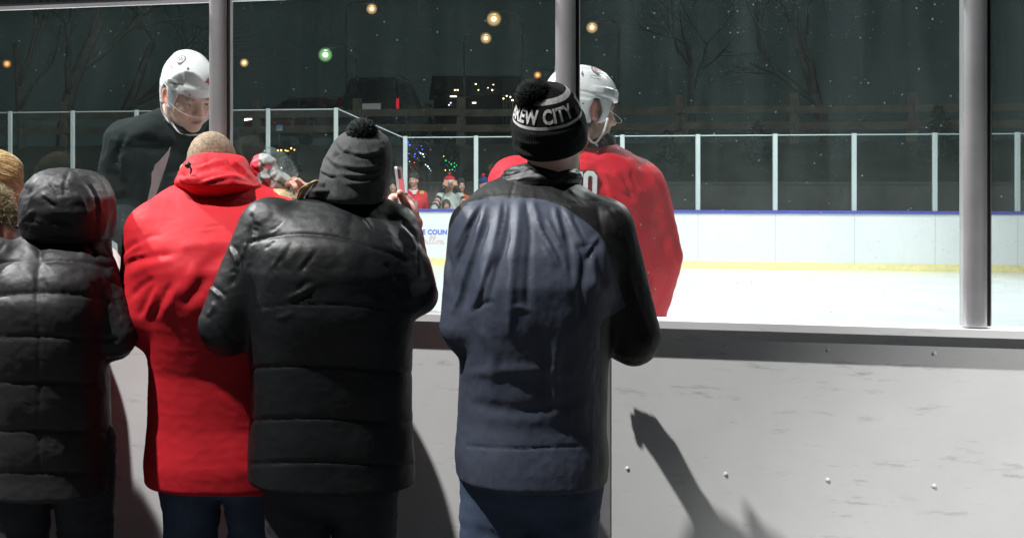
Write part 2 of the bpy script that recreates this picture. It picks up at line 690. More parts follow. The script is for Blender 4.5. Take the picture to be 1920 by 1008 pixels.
def folds(items, org=(0, 0), sc=1.0):
    """items (points in a crop, width px, height mm, taper); creases sculpted into the side of a garment that faces the viewer"""
    def soft(wd, am):
        r = abs(am) / (wd * 1.47)
        k = math.sqrt(max(1.0, r / .95))
        return wd * k, am / k
    items = [(it[0], *soft(it[1], it[2]), *it[3:]) for it in items]
    items = [(crv([(org[0] + x / sc, org[1] + y / sc) for x, y in it[0]]), it[1], it[2] / 1000, it[3] if len(it) > 3 else 1) for it in items]

    def f(v, n):
        q = pxof(v)
        w = np.clip((-n[:, 1]) * 2 + 0.35, 0, 1)
        d = np.zeros(len(v))
        for pts, wd, am, tp in items:
            di, t, s = polydist(q, pts)
            e = .45 * np.exp(-(di / wd) ** 2) + .55 * np.exp(-1.5 * di / wd) if wd < 9 else np.exp(-(di / wd) ** 2)
            if tp:
                e = e * np.clip(np.sin(np.pi * np.clip(t * 0.94 + 0.03, 0, 1)) * 1.6, 0, 1)
            d += am * e
        return .008 * np.tanh(d / .008) * w
    return f


def crinkle(am, sc, seed=0, stretch=(1, 1, 1)):
    def f(v, n):
        return am * fbm(v * np.asarray(stretch), sc, seed, 4)
    return f


def ridged(am, sc, seed=0, stretch=(1, 1, 1)):
    def f(v, n):
        return am * (1 - np.abs(fbm(v * np.asarray(stretch), sc, seed, 2))) ** 2
    return f


def solid(name, f, lo, hi, h, m, parent=None, disp=(), attrs=None, loc=None):
    v, fa = mesh_sdf(f, lo, hi, h)
    n = normals(f, v)
    dd = np.zeros(len(v))
    for g in disp:
        dd += g(v, n)
    at = {k: a(v, n) for k, a in (attrs or {}).items()}
    v = v + n * dd[:, None]
    return link(name, v, fa, m, parent, True, at, loc=loc)


def cast(f, p, d, off=0.0012, steps=60):
    """move points along d until they meet the surface"""
    p = np.array(p, float)
    d = nrm(d)
    for _ in range(steps):
        p = p + d * np.clip(f(p), -0.05, 0.05)[:, None] * 0.8
    return p + normals(f, p) * off


def text_mesh(s, size=1.0, bold=0.02, cuts=3, spacing=1.0):
    cu = bpy.data.curves.new('lettering', 'FONT')
    cu.body = s
    cu.size = size
    cu.offset = bold * size
    cu.align_x, cu.align_y = 'CENTER', 'CENTER'
    cu.space_character = spacing
    cu.resolution_u = 3
    o = bpy.data.objects.new('lettering', cu)
    COL.objects.link(o)
    dg = bpy.context.evaluated_depsgraph_get()
    me = bpy.data.meshes.new_from_object(o.evaluated_get(dg))
    bm = bmesh.new()
    bm.from_mesh(me)
    bmesh.ops.triangulate(bm, faces=bm.faces)
    for _ in range(cuts):
        ed = [e for e in bm.edges if e.calc_length() > size * 0.09]
        if not ed:
            break
        bmesh.ops.subdivide_edges(bm, edges=ed, cuts=1)
        bmesh.ops.triangulate(bm, faces=bm.faces)
    bm.verts.index_update()
    v = np.array([x.co[:2] for x in bm.verts])
    f = [tuple(x.index for x in q.verts) for q in bm.faces]
    bm.free()
    bpy.data.objects.remove(o)
    bpy.data.meshes.remove(me)
    bpy.data.curves.remove(cu)
    return v, f


def disc_mesh(r0, r1, n=40, rings=4):
    v, f = [], []
    for j in range(rings + 1):
        r = r0 + (r1 - r0) * j / rings
        for i in range(n):
            a = 2 * math.pi * i / n
            v.append((r * math.cos(a), r * math.sin(a)))
    for j in range(rings):
        for i in range(n):
            f.append((j * n + i, (j + 1) * n + i, (j + 1) * n + (i + 1) % n, j * n + (i + 1) % n))
    return np.array(v), f


def poly_mesh(pts, cuts=2):
    bm = bmesh.new()
    vs = [bm.verts.new((x, y, 0)) for x, y in pts]
    bm.faces.new(vs)
    bmesh.ops.triangulate(bm, faces=bm.faces)
    for _ in range(cuts):
        bmesh.ops.subdivide_edges(bm, edges=bm.edges, cuts=1)
        bmesh.ops.triangulate(bm, faces=bm.faces)
    bm.verts.index_update()
    v = np.array([x.co[:2] for x in bm.verts])
    f = [tuple(x.index for x in q.verts) for q in bm.faces]
    bm.free()
    return v, f


def decal(name, mesh2, f, o, right, up, m, parent, off=0.0015, back=0.12, d=None):
    v2, fa = mesh2
    right, up = nrm(right), nrm(up)
    dd = np.cross(up, right) if d is None else nrm(d)
    pts = np.asarray(o) + v2[:, :1] * right + v2[:, 1:2] * up - dd * back
    v = cast(f, pts, dd, off)
    return link(name, v, fa, m, parent, True)


# ------------------------------------------------------------------ human pieces
def head_sdf(ears=True, throat=True):
    """side, front, up; origin at eye height in the middle of the skull; about 0.235 m from chin to crown"""
    skull = ell((0, -0.018, 0.035), (0.076, 0.097, 0.088))
    face = ell((0, 0.035, -0.012), (0.061, 0.058, 0.085))
    jaw = ell((0, 0.028, -0.058), (0.056, 0.056, 0.052))
    chin = ell((0, 0.072, -0.092), (0.024, 0.018, 0.018))
    cheeks = [ell((s * 0.037, 0.060, -0.022), (0.026, 0.026, 0.026)) for s in (-1, 1)]
    brow = cap((-0.034, 0.078, 0.024), (0.034, 0.078, 0.024), 0.0125)
    nose = cap((0, 0.088, 0.014), (0, 0.112, -0.026), 0.0075, 0.0115)
    nost = [ell((s * 0.0115, 0.100, -0.031), (0.0085, 0.011, 0.0075)) for s in (-1, 1)]
    eyes = [ell((s * 0.031, 0.073, 0.002), (0.0135, 0.0125, 0.0125)) for s in (-1, 1)]
    sock = [ell((s * 0.031, 0.098, 0.003), (0.018, 0.015, 0.0125)) for s in (-1, 1)]
    lipu = cap((-0.019, 0.084, -0.0555), (0.019, 0.084, -0.0555), 0.0065)
    lipm = ell((0, 0.089, -0.055), (0.016, 0.009, 0.006))
    lipl = ell((0, 0.087, -0.0655), (0.018, 0.010, 0.0065))
    cut = lambda p: ell((0, 0.101, -0.0605), (0.026, 0.012, 0.0018))(p - np.stack([p[:, 0] * 0, p[:, 0] * 0, (p[:, 0] / .026) ** 2 * .0045], 1))
    neck = cap((0, -0.03, -0.05), (0, -0.055, -0.19), 0.055, 0.060)
    ear = []
    for s in (-1, 1):
        R = np.array(Matrix.Rotation(s * rad(20), 3, 'Z'))
        ear.append((ell((s * 0.081, -0.012, -0.004), (0.010, 0.021, 0.033), R), ell((s * 0.090, -0.006, -0.002), (0.008, 0.011, 0.020), R),
                    ell((s * 0.077, 0.002, -0.028), (0.009, 0.010, 0.012))))

    def f(p):
        r = sm(skull(p), face(p), 0.03)
        r = sm(r, jaw(p), 0.03)
        r = sm(r, chin(p), 0.02)
        for c in cheeks:
            r = sm(r, c(p), 0.02)
        r = sm(r, brow(p), 0.014)
        for c in sock:
            r = smax(r, -c(p), 0.010)
        for c in eyes:
            r = sm(r, c(p), 0.003)
        r = sm(r, nose(p), 0.010)
        for c in nost:
            r = sm(r, c(p), 0.005)
        r = sm(r, lipu(p), 0.008)
        r = sm(r, lipm(p), 0.004)
        r = sm(r, lipl(p), 0.004)
        r = smax(r, -cut(p), 0.003)
        if throat:
            r = sm(r, neck(p), 0.03)
        if ears:
            for a, b, c in ear:
                e = smax(a(p), -b(p), 0.006)
                e = sm(e, c(p), 0.006)
                r = sm(r, e, 0.008)
        return r
    return f


HEAD = head_sdf()
HEADN = head_sdf(throat=False)


def face_paint(c, R, s=1.0, tone=(0.56, 0.33, 0.25), hair=None, hairline=None, stubble=0.0, beard=None, gaze=(0, 0), brows=(0.10, 0.06, 0.04), lids=0.3):
    """pigment of skin, lips, brows, eyes, stubble and cropped hair (no light or shade)"""
    tone = np.asarray(tone, float)

    def a(v, n):
        q = ((v - np.asarray(c)) @ R) / s
        x, y, z = q.T
        col = np.tile(tone, (len(v), 1))

        def mixc(w, cc):
            nonlocal col
            w = np.clip(w, 0, 1)[:, None]
            col = col * (1 - w) + np.asarray(cc) * w
        front = y > 0.03
        g = fbm(v, 90, 3, 2)
        # red in cheeks, nose, ears
        mixc(0.5 * np.exp(-(((np.abs(x) - 0.04) / 0.02) ** 2 + ((z + 0.025) / 0.022) ** 2)) * front, tone * (1.12, 0.72, 0.7))
        mixc(0.5 * np.exp(-((x / 0.014) ** 2 + ((z + 0.026) / 0.016) ** 2)) * (y > 0.08), tone * (1.1, 0.7, 0.68))
        mixc(0.7 * (np.abs(x) > 0.079), tone * (1.15, 0.66, 0.6))
        if stubble:
            w = np.exp(-((z + 0.085) / 0.035) ** 2) * front + np.exp(-((z + 0.047) / 0.007) ** 2) * (np.abs(x) < 0.03) * front
            mixc(stubble * np.clip(w * (1.0 + 0.5 * g), 0, 1), (0.20, 0.13, 0.09))
        if beard is not None:
            w = np.clip((-(z + 0.040) / 0.008), 0, 1) * (y > 0.0) * (z > -0.14)
            w = np.maximum(w, np.clip((0.018 - np.abs(y - 0.02)) / 0.006, 0, 1) * (z < -0.0) * (z > -0.1) * (np.abs(x) > 0.05))
            mixc(w * (0.75 + 0.3 * g), beard)
        mixc(0.85 * np.exp(-(x / 0.019) ** 4 - ((z + 0.060) / 0.0095) ** 4) * (y > 0.082), (0.46, 0.17, 0.15))
        mixc(0.9 * np.exp(-(x / 0.021) ** 4 - ((z + 0.0605) / 0.0017) ** 2) * (y > 0.07), (0.10, 0.03, 0.03))
        if brows is not None:
            zb = 0.0245 + 0.004 * np.cos((np.abs(x) - 0.034) * 60) - 0.003
            mixc(0.85 * np.exp(-((np.abs(x) - 0.034) / 0.018) ** 4 - ((z - zb) / 0.0045) ** 2) * (y > 0.05), brows)
        for sd in (-1, 1):
            ex, ez = x - sd * 0.031, z - 0.001
            op = 0.0062 * (1 - lids)
            e = (np.abs(ex / 0.0125) ** 2 + np.abs(ez / op) ** 2 < 1) & (y > 0.074)
            mixc(e * 0.9, (0.62, 0.60, 0.57))
            mixc(e * ((ex - gaze[0]) ** 2 + (ez - gaze[1]) ** 2 < 0.0055 ** 2), (0.06, 0.05, 0.05))
            mixc(0.7 * np.exp(-(ex / 0.013) ** 4 - ((ez - op) / 0.0022) ** 2) * (y > 0.068), (0.07, 0.04, 0.03))
        if hair is not None:
            hl = hairline(q) if hairline else np.clip((z - 0.055) / 0.01 + (-(y - 0.05)) / 0.02, 0, 1) * (z > 0.0)
            mixc(np.clip(hl + 0.35 * g * (hl > 0.02) * (hl < 0.98), 0, 1), hair)
        far = z < -0.16
        mixc(far, tone)
        return col
    return a


def hand_sdf(W, K, out, curl, thumb, sc=1.0, spread=1.0):
    """W wrist, K knuckle centre, out = unit normal of the palm; curl = bend of the fingers in degrees per joint; thumb = thumb tip (world)"""
    W, K, out = map(lambda q: np.asarray(q, float), (W, K, out))
    u = nrm(K - W)
    out = nrm(out - u * (out @ u))
    side = np.cross(u, out)
    fs = []
    L = np.linalg.norm(K - W)
    for i, s in enumerate((-0.030, -0.010, 0.010, 0.029)):
        b = K + side * s * sc - u * abs(s) * 0.25
        fs.append(cap(W + side * s * 0.55 * sc + u * 0.012, b, 0.0145 * sc, 0.0115 * sc))
        ln = (0.041, 0.046, 0.043, 0.033)[i] * sc
        p, a = b, 0.0
        r = 0.0098 * sc
        for j, k in enumerate((1.0, 0.75, 0.55)):
            a += rad(curl[i] if isinstance(curl, (list, tuple)) else curl)
            dr = nrm(u * math.cos(a) + out * math.sin(a) + side * s * 4 * (spread - 1))
            q = p + dr * ln * k
            fs.append(cap(p, q, r, r * 0.92))
            p, r = q, r * 0.92
    tb = W + u * L * 0.32 - side * 0.030 * sc + out * 0.008
    tm = (tb + np.asarray(thumb)) / 2 - side * 0.012 * sc - u * 0.002
    fs2 = [cap(W + u * 0.01 - side * 0.008, tb, 0.016 * sc, 0.0135 * sc), cap(tb, tm, 0.0135 * sc, 0.0112 * sc), cap(tm, thumb, 0.0112 * sc, 0.009 * sc)]

    def f(p):
        r = fs[0](p)
        for g in fs[1:]:
            r = sm(r, g(p), 0.0045)
        for g in fs2:
            r = sm(r, g(p), 0.007)
        return r
    return f


def legs(root, hipz, cx, cy, gz=0.0, w=0.175, m=None, shoe=None, r=0.100, h=0.012):
    m = m or M_TROUSERS
    shoe = shoe or M_BOOTS
    fs = []
    for s in (-1, 1):
        fs.append(chain([(cx + s * w * 0.5, cy, hipz), (cx + s * w * 0.55, cy + 0.02, gz + 0.50), (cx + s * w * 0.58, cy - 0.01, gz + 0.07)], [r, r * 0.72, r * 0.62]))
    hips = ell((cx, cy, hipz), (w * 0.82, 0.12, 0.12))
    f = U(0.03, hips, *fs)
    solid('trousers', f, (cx - w - 0.12, cy - 0.2, gz + 0.03), (cx + w + 0.12, cy + 0.22, hipz + 0.16), h, m, root, [crinkle(0.005, 9, 4, (1, 1, 0.6)), ridged(0.006, 17, 12, (.5, .5, 1.6))])
    for s in (-1, 1):
        x = cx + s * w * 0.58
        g = U(0.03, ell((x, cy + 0.06, gz + 0.045), (0.052, 0.15, 0.05)), cap((x, cy - 0.02, gz + 0.08), (x, cy - 0.01, gz + 0.17), 0.056))
        gg = lambda p, g=g: smax(g(p), (gz + 0.004) - p[:, 2], 0.006)
        solid('boot', gg, (x - 0.09, cy - 0.12, gz - 0.01), (x + 0.09, cy + 0.24, gz + 0.25), 0.012, shoe, root)


def pompom(name, c, r, m, parent, n=1500, seed=1, ln=0.35):
    rg = np.random.default_rng(seed)
    mb = MB()
    mb.ball(c, r * 0.72, 16, 10)
    d = rg.normal(size=(n, 3))
    d /= np.linalg.norm(d, axis=1, keepdims=True)
    v = list(mb.v)
    f = list(mb.f)
    for k in range(n):
        a = nrm(np.cross(d[k], rg.normal(size=3)))
        b = np.cross(d[k], a)
        wd = r * 0.075
        L0, L1 = 0.55 * r, r * (1 - ln / 2 + ln * rg.random() * rg.random())
        bend = (a * rg.normal() + b * rg.normal()) * r * 0.13
        base = c + d[k] * L0
        mid = c + d[k] * (L0 + L1) / 2 + bend * 0.4
        tip = c + d[k] * L1 + bend
        i = len(v)
        for q, w2 in ((base, wd), (mid, wd * 0.85)):
            for j in range(3):
                an = 2.094 * j
                v.append(q + (a * math.cos(an) + b * math.sin(an)) * w2)
        v.append(tip)
        for j in range(3):
            j2 = (j + 1) % 3
            f.append((i + j, i + j2, i + 3 + j2, i + 3 + j))
            f.append((i + 3 + j, i + 3 + j2, i + 6))
    return link(name, v, f, m, parent, True)


def lathe(name, base, axis, prof, m, parent, seg=96, shift=None, disp=(), midx=None, flat=(1, 1), fwd=(0, -1, 0)):
    """prof: list of (h, r) along the axis; returns object and a mapping (angle, h, offset) -> world"""
    ax = nrm(axis)
    fw = np.asarray(fwd, float)
    e1 = nrm(fw - ax * (fw @ ax))      # towards the viewer
    e2 = np.cross(ax, e1)              # the right hand of the viewer when the axis is up
    base = np.asarray(base, float)
    H = np.array([p[0] for p in prof])
    Rr = np.array([p[1] for p in prof])

    def at(ang, t, off=0.0):
        h = np.interp(t, np.arange(len(H)), H)
        r = np.interp(t, np.arange(len(H)), Rr) + off
        c = base + np.multiply.outer(h, ax)
        if shift is not None:
            c = c + shift(h)
        return c + np.multiply.outer(r * np.cos(ang) * flat[1], e1) + np.multiply.outer(r * np.sin(ang) * flat[0], e2)
    k = len(prof)
    T, A = np.meshgrid(np.arange(k), np.arange(seg) * 2 * math.pi / seg, indexing='ij')
    v = at(A.ravel(), T.ravel())
    uv = np.stack([A.ravel() / (2 * math.pi), T.ravel() / k], 1)
    faces = []
    mi = []
    for i in range(k - 1):
        for j in range(seg):
            faces.append((i * seg + j, i * seg + (j + 1) % seg, (i + 1) * seg + (j + 1) % seg, (i + 1) * seg + j))
            mi.append(midx[i] if midx else 0)
    faces.append(tuple((k - 1) * seg + j for j in range(seg)))
    mi.append(midx[-1] if midx else 0)
    n = v - (base + ((v - base) @ ax)[:, None] * ax)
    n /= np.linalg.norm(n, axis=1, keepdims=True) + 1e-9
    dd = np.zeros(len(v))
    for g in disp:
        dd += g(v, n)
    v = v + n * dd[:, None]
    o = link(name, v, faces, m, parent, True, uvs=uv, midx=mi)
    return o, at


def smooth_prof(pts, n=40):
    p = crv(pts, 10)
    p = np.array(p)
    s = np.concatenate([[0], np.cumsum(np.linalg.norm(np.diff(p, axis=0), axis=1))])
    t = np.linspace(0, s[-1], n)
    return [(np.interp(x, s, p[:, 0]), max(0.0005, np.interp(x, s, p[:, 1]))) for x in t]

# ================================================================== people at the glass
def root_at(p, z=0.0):
    return (float(p[0]), float(p[1]), z)


def body_mesh(root, f, lo, hi, h, paint):
    return solid('body', f, lo, hi, h, M_SKIN, root, attrs={'pigment': paint})


SKIN1 = (0.56, 0.33, 0.25)

# ---- hooded black puffer, far left
dA = 3.4
pA = thing('person', root_at(P(95, 500, dA)), 'person seen from behind in black quilted puffer coat with hood up', 'person', 'spectators at the glass')
coat = sil(dA, [(432, 40, 180, .10, .12), (440, 34, 186, .11, .12), (452, 6, 194, .125, .11), (466, -12, 196, .13, .095), (485, -25, 202, .15, .07), (520, -28, 205, .165, .035), (560, -28, 203, .17, .01),
                (620, -26, 202, .165, 0), (700, -24, 200, .165, .02), (800, -24, 200, .165, .045), (880, -24, 200, .165, .055), (925, -26, 202, .17, .055)], 2.5)
armR = chain([P(176, 508, dA + .02), P(217, 628, dA), P(214, 636, dA + .02), P(188, 600, dA + .26)], [.066, .064, .060, .042])
armL = chain([P(-5, 490, dA), P(-36, 628, dA), P(-32, 636, dA + .02), P(0, 610, dA + .26)], [.070, .066, .062, .042])
fA = U(0.03, coat, armR, armL)
oA, sA = (0, 280), 3.2
qA = folds([
    ([(-60, 690), (0, 685), (120, 676), (240, 674), (400, 676), (590, 692), (640, 720)], 3.0, -11, 0),
    ([(-60, 880), (100, 870), (240, 865), (420, 868), (600, 890), (650, 920)], 3.0, -10, 0),
    ([(-120, 1130), (240, 1120), (700, 1140)], 3, -10, 0), ([(-120, 1400), (240, 1390), (700, 1410)], 3, -10, 0), ([(-120, 1690), (240, 1680), (700, 1700)], 3, -10, 0), ([(-120, 1940), (240, 1930), (700, 1950)], 3, -9, 0), ([(-60, 1000), (200, 990), (560, 1010)], 26, 9), ([(-60, 1260), (240, 1255), (560, 1270)], 28, 9), ([(-60, 1540), (240, 1535), (560, 1550)], 28, 9), ([(-60, 1810), (240, 1805), (560, 1820)], 26, 8), ([(222, 850), (235, 1100), (236, 1400), (236, 1900)], 2.6, -8, 0), ([(240, 545), (238, 620), (240, 680), (232, 760), (222, 850)], 2.6, -9, 0),
    ([(0, 620), (110, 610), (225, 600)], 16, 9), ([(255, 610), (400, 600), (560, 625)], 16, 9),
    ([(0, 770), (110, 765), (215, 760)], 24, 12), ([(260, 765), (420, 765), (600, 790)], 24, 12),
    ([(185, 555), (215, 590), (240, 602)], 2.5, -5), ([(120, 645), (180, 655), (236, 668)], 2.5, -4), ([(150, 590), (200, 625), (238, 640)], 2.5, 4),
    ([(240, 590), (280, 585), (320, 570)], 2.5, -4), ([(244, 650), (290, 635), (350, 640)], 2.5, 4), ([(140, 720), (190, 770), (215, 845)], 3.0, 6),
    ([(110, 700), (165, 770), (190, 850)], 3, -6), ([(245, 700), (290, 760), (300, 800)], 3, 5), ([(250, 770), (275, 830), (272, 870)], 3, -5),
    ([(520, 575), (600, 680), (650, 780), (690, 900), (720, 1000)], 3.2, -11, 0),
    ([(600, 700), (640, 700), (700, 690)], 3, -5), ([(650, 790), (700, 800), (740, 830)], 3, -6), ([(500, 720), (545, 790), (555, 850)], 4, -7), ([(480, 720), (520, 790), (540, 860)], 3, 5),
    ([(620, 620), (660, 660), (700, 720)], 3, 5), ([(660, 640), (680, 650), (705, 680)], 2.5, -5), ([(30, 560), (10, 590), (-10, 615)], 2.5, -5),
], oA, sA)
solid('coat', fA, *BX(-150, 418, 320, 945, 3.05, 3.8), .0065, M_NYLON_GREY, pA, [qA, crinkle(.0014, 26, 3), ridged(.0012, 40, 8, (1, 1, 1.6))])
hood = sil(dA, [(315, 80, 146, .035, .075), (318, 70, 154, .06, .075), (328, 52, 170, .095, .075), (345, 38, 184, .125, .075), (370, 27, 194, .145, .075), (398, 23, 197, .15, .075),
                (425, 25, 196, .145, .08), (445, 31, 192, .13, .085), (460, 48, 184, .11, .09), (474, 62, 172, .11, .10), (486, 76, 156, .10, .10)], 2.3)
rim = sil(dA, [(318, 85, 158, .03, .135), (330, 62, 178, .05, .135), (350, 40, 192, .06, .135), (375, 24, 201, .06, .135), (400, 19, 204, .06, .135), (430, 20, 203, .06, .135), (450, 24, 198, .055, .135), (462, 40, 190, .05, .135)], 2.6)
hA = folds([
    ([(418, 118), (402, 160), (388, 215), (384, 265)], 2.4, -5, 0), ([(372, 180), (396, 190), (420, 205)], 2.5, 3), ([(365, 240), (390, 240), (415, 250)], 2.2, -3),
    ([(250, 262), (290, 290), (345, 325)], 4.0, 7), ([(255, 290), (300, 320), (330, 345)], 3.5, -6), ([(105, 470), (150, 410), (205, 360)], 3.2, 6), ([(130, 480), (175, 450), (215, 385)], 3, -6),
    ([(130, 450), (200, 455), (262, 465)], 2.4, 5), ([(140, 470), (200, 470), (250, 480)], 2.4, -5), ([(200, 410), (235, 430), (245, 450)], 2.2, 4), ([(195, 240), (165, 270), (150, 330)], 4, -6),
    ([(440, 118), (520, 190), (572, 290), (584, 400), (572, 520)], 3.4, -10, 0), ([(460, 130), (545, 210), (596, 310), (606, 420)], 3, 4), ([(150, 235), (112, 320), (98, 420), (105, 510)], 3.6, -9, 0),
    ([(590, 330), (605, 335), (615, 345)], 1.8, -4), ([(592, 395), (606, 400), (618, 410)], 1.8, -4), ([(590, 440), (605, 448), (612, 460)], 1.8, 4),
    ([(290, 200), (330, 230), (350, 290)], 6, -4), ([(440, 260), (500, 330), (520, 430)], 8, 5), ([(230, 520), (330, 540), (450, 545)], 4, -6), ([(300, 400), (380, 440), (440, 430)], 9, -6),
], oA, sA)
solid('hood', U(.02, hood, rim), *BX(5, 300, 225, 500, 3.15, 3.8), .005, M_NYLON_GREY, pA, [hA, crinkle(.0018, 20, 5), ridged(.0016, 34, 2)])
cA = P(112, 398, dA + .10)
RA = frame_mat(20, -20)
body_mesh(pA, U(.02, xf(HEADN, cA, RA, .93), chain([cA, P(100, 480, dA + .06)], [.05, .05]), hand_sdf(P(186, 508, 3.68), P(186, 472, 3.70), (-.3, .9, 0), 45, P(192, 456, 3.67))), *BX(20, 300, 240, 520, 3.25, 3.75), .008,
          face_paint(cA, RA))
legs(pA, .84, float(P(88, 500, dA)[0]), dA + .06)

# ---- red hoodie
dB = 3.45
pB = thing('person', root_at(P(410, 500, dB)), 'person seen from behind in bright red hoodie with cropped greying hair', 'person', 'spectators at the glass')
top = sil(dB, [(338, 330, 462, .10, .21), (352, 300, 500, .12, .19), (366, 278, 540, .135, .17), (384, 264, 560, .15, .14), (410, 256, 570, .165, .10), (450, 254, 572, .175, .05),
               (500, 258, 570, .175, .01), (560, 264, 565, .165, -.005), (620, 270, 560, .155, .015), (700, 276, 555, .15, .045), (800, 272, 556, .155, .06), (870, 264, 562, .165, .06), (915, 268, 558, .16, .06)], 2.35)
aBL = chain([P(288, 440, dB + .06), P(264, 590, dB + .01), P(268, 602, dB + .03), P(305, 600, dB + .28)], [.088, .074, .070, .045])
aBR = chain([P(540, 440, dB + .06), P(566, 590, dB + .01), P(562, 602, dB + .03), P(525, 600, dB + .28)], [.088, .074, .070, .045])
fB = U(.05, top, aBL, aBR)
oB, sB = (220, 240), 2.839
qB = folds([
    ([(60, 500), (90, 462), (200, 408), (350, 384), (560, 376), (700, 385), (845, 420), (960, 470)], 1.2, -2.4, 0), ([(60, 510), (90, 470), (200, 416), (350, 391), (560, 383), (700, 392), (845, 427)], 1.4, 1.4, 0),
    ([(30, 665), (70, 630), (110, 605)], 5, -9), ([(30, 690), (80, 650), (140, 620)], 4.5, 7), ([(25, 750), (70, 710), (150, 690), (300, 672)], 7, -12), ([(30, 720), (80, 685), (170, 668)], 4, 7),
    ([(60, 790), (160, 730), (300, 700)], 9, 6), ([(75, 900), (130, 840), (200, 800)], 6, -9), ([(110, 1010), (150, 920), (190, 830)], 5, -11), ([(150, 1010), (185, 930), (215, 850)], 5, 8),
    ([(190, 1010), (235, 920), (290, 820)], 5, -8), ([(240, 1010), (280, 930), (340, 830)], 6, 6), ([(240, 490), (290, 487), (340, 492)], 3, -2.5), ([(470, 530), (520, 520), (570, 522)], 3, -2.5), ([(420, 545), (470, 545), (520, 535)], 3, 2),
    ([(130, 600), (180, 575), (240, 570)], 4, -3), ([(400, 760), (500, 720), (600, 640)], 12, -6), ([(330, 640), (420, 620), (520, 630)], 10, 4), ([(300, 900), (380, 820), (450, 700)], 12, 6), ([(340, 960), (430, 860), (500, 760)], 10, -6),
], oB, sB)
solid('sweatshirt', fB, *BX(170, 325, 650, 945, 3.1, 3.85), .0065, M_RED, pB, [qB, crinkle(.0014, 6, 13), ridged(.0008, 18, 6, (1, 1, 1.8))])
hd = sil(dB, [(286, 352, 440, .085, .20), (294, 340, 452, .10, .195), (306, 330, 459, .115, .185), (322, 322, 467, .13, .175), (336, 317, 476, .14, .165), (348, 316, 484, .14, .155), (357, 330, 478, .12, .15)], 2.3)
lob = sil(dB, [(322, 352, 440, .05, .03), (336, 336, 462, .075, .04), (348, 334, 470, .08, .045), (358, 352, 452, .06, .05), (372, 372, 412, .03, .06)], 2.2)
hB = folds([
    ([(345, 190), (400, 200), (470, 175), (520, 152)], 4, -9), ([(345, 205), (420, 215), (520, 185), (590, 170)], 4, 7), ([(320, 250), (390, 250), (450, 225), (520, 215)], 4.5, -11), ([(300, 300), (350, 270), (400, 262), (430, 262)], 4, 8),
    ([(420, 290), (470, 262), (540, 245), (620, 235)], 3.5, -9), ([(440, 305), (500, 275), (600, 255), (690, 265)], 4, 7), ([(560, 160), (620, 200), (680, 250), (735, 290)], 4, -7), ([(600, 170), (660, 210), (720, 270)], 3, 5),
    ([(480, 155), (485, 185), (480, 205)], 1.8, -3), ([(350, 235), (345, 250), (380, 300)], 3, -6), ([(275, 315), (330, 305), (420, 315), (520, 285), (640, 270), (745, 298)], 3, -8, 0),
], oB, sB)
solid('hood', U(.02, hd, lob), *BX(295, 275, 500, 390, 3.25, 3.85), .005, M_RED, pB, [hB, crinkle(.003, 16, 9), ridged(.002, 26, 4)])
tog = MB()
tog.tube([P(349, 307, 3.435), P(355, 311, 3.44)], .010, 12)
tog.tube([P(355, 311, 3.43), P(359, 318, 3.435), P(357, 325, 3.45)], .003, 8)
tog.build('cord_toggle', M_GASKET, pB, True)
cB = P(394, 325, dB + .23)
RB = frame_mat(10, -58)
body_mesh(pB, U(.02, xf(HEADN, cB, RB, 1.0), chain([cB - [0, .02, .02], P(400, 400, dB + .12)], [.055, .055])), cB - [.16, .2, .3], cB + [.16, .22, .22], .005,
          face_paint(cB, RB, hair=(0.30, 0.19, 0.12), hairline=lambda q: np.clip((q[:, 2] + 0.035 + fbm(q, 60, 5) * .004) / .02, 0, 1) * np.clip((0.07 - q[:, 1]) / .02, 0, 1)))
M_CROP = mat('cropped_hair', (0.31, 0.225, 0.15), 0.75, 1.0, 700, 0.5, 110, bdist=.003)
headnoear = head_sdf(False, False)


def crop_hair(p):
    q = (p - cB) @ RB
    return smax(headnoear(q / 1.03) * 1.03, -(q[:, 2] + .045 - np.clip(q[:, 1] + .03, 0, .06) * .9 - np.clip(q[:, 1] - .03, 0, 1) * 2.2), .004)


solid('hair', crop_hair, cB - [.16, .2, .2], cB + [.16, .22, .22], .0045, M_CROP, pB, [crinkle(.0012, 220, 2)])
legs(pB, .80, float(P(413, 500, dB)[0]), dB + .06, w=.18, m=M_JEANS)

# ---- black puffer with grey beanie, holding up a phone
dC = 3.2
pC = thing('person', root_at(P(625, 500, dC)), 'person seen from behind in black puffer jacket and charcoal pompom beanie raising a phone', 'person', 'spectators at the glass')
jk = sil(dC, [(360, 590, 705, .09, .13), (370, 563, 728, .11, .12), (383, 535, 748, .13, .10), (400, 508, 762, .145, .08), (425, 486, 772, .16, .05), (460, 472, 776, .168, .015), (510, 468, 778, .17, -.005),
              (580, 466, 776, .168, .0), (680, 466, 774, .165, .035), (780, 468, 774, .165, .05), (860, 462, 780, .17, .055), (910, 462, 780, .17, .055)], 2.35)
aCL = chain([P(508, 432, dC + .03), P(420, 610, dC), P(424, 622, dC + .02), P(460, 610, dC + .28)], [.092, .072, .068, .045])
aCR = chain([P(738, 430, dC + .03), P(780, 545, dC - .05), P(783, 552, dC - .03), P(768, 428, dC + .22)], [.070, .056, .055, .033])
fC = U(.035, jk, aCL, aCR)
oC, sC = (370, 330), 3.804
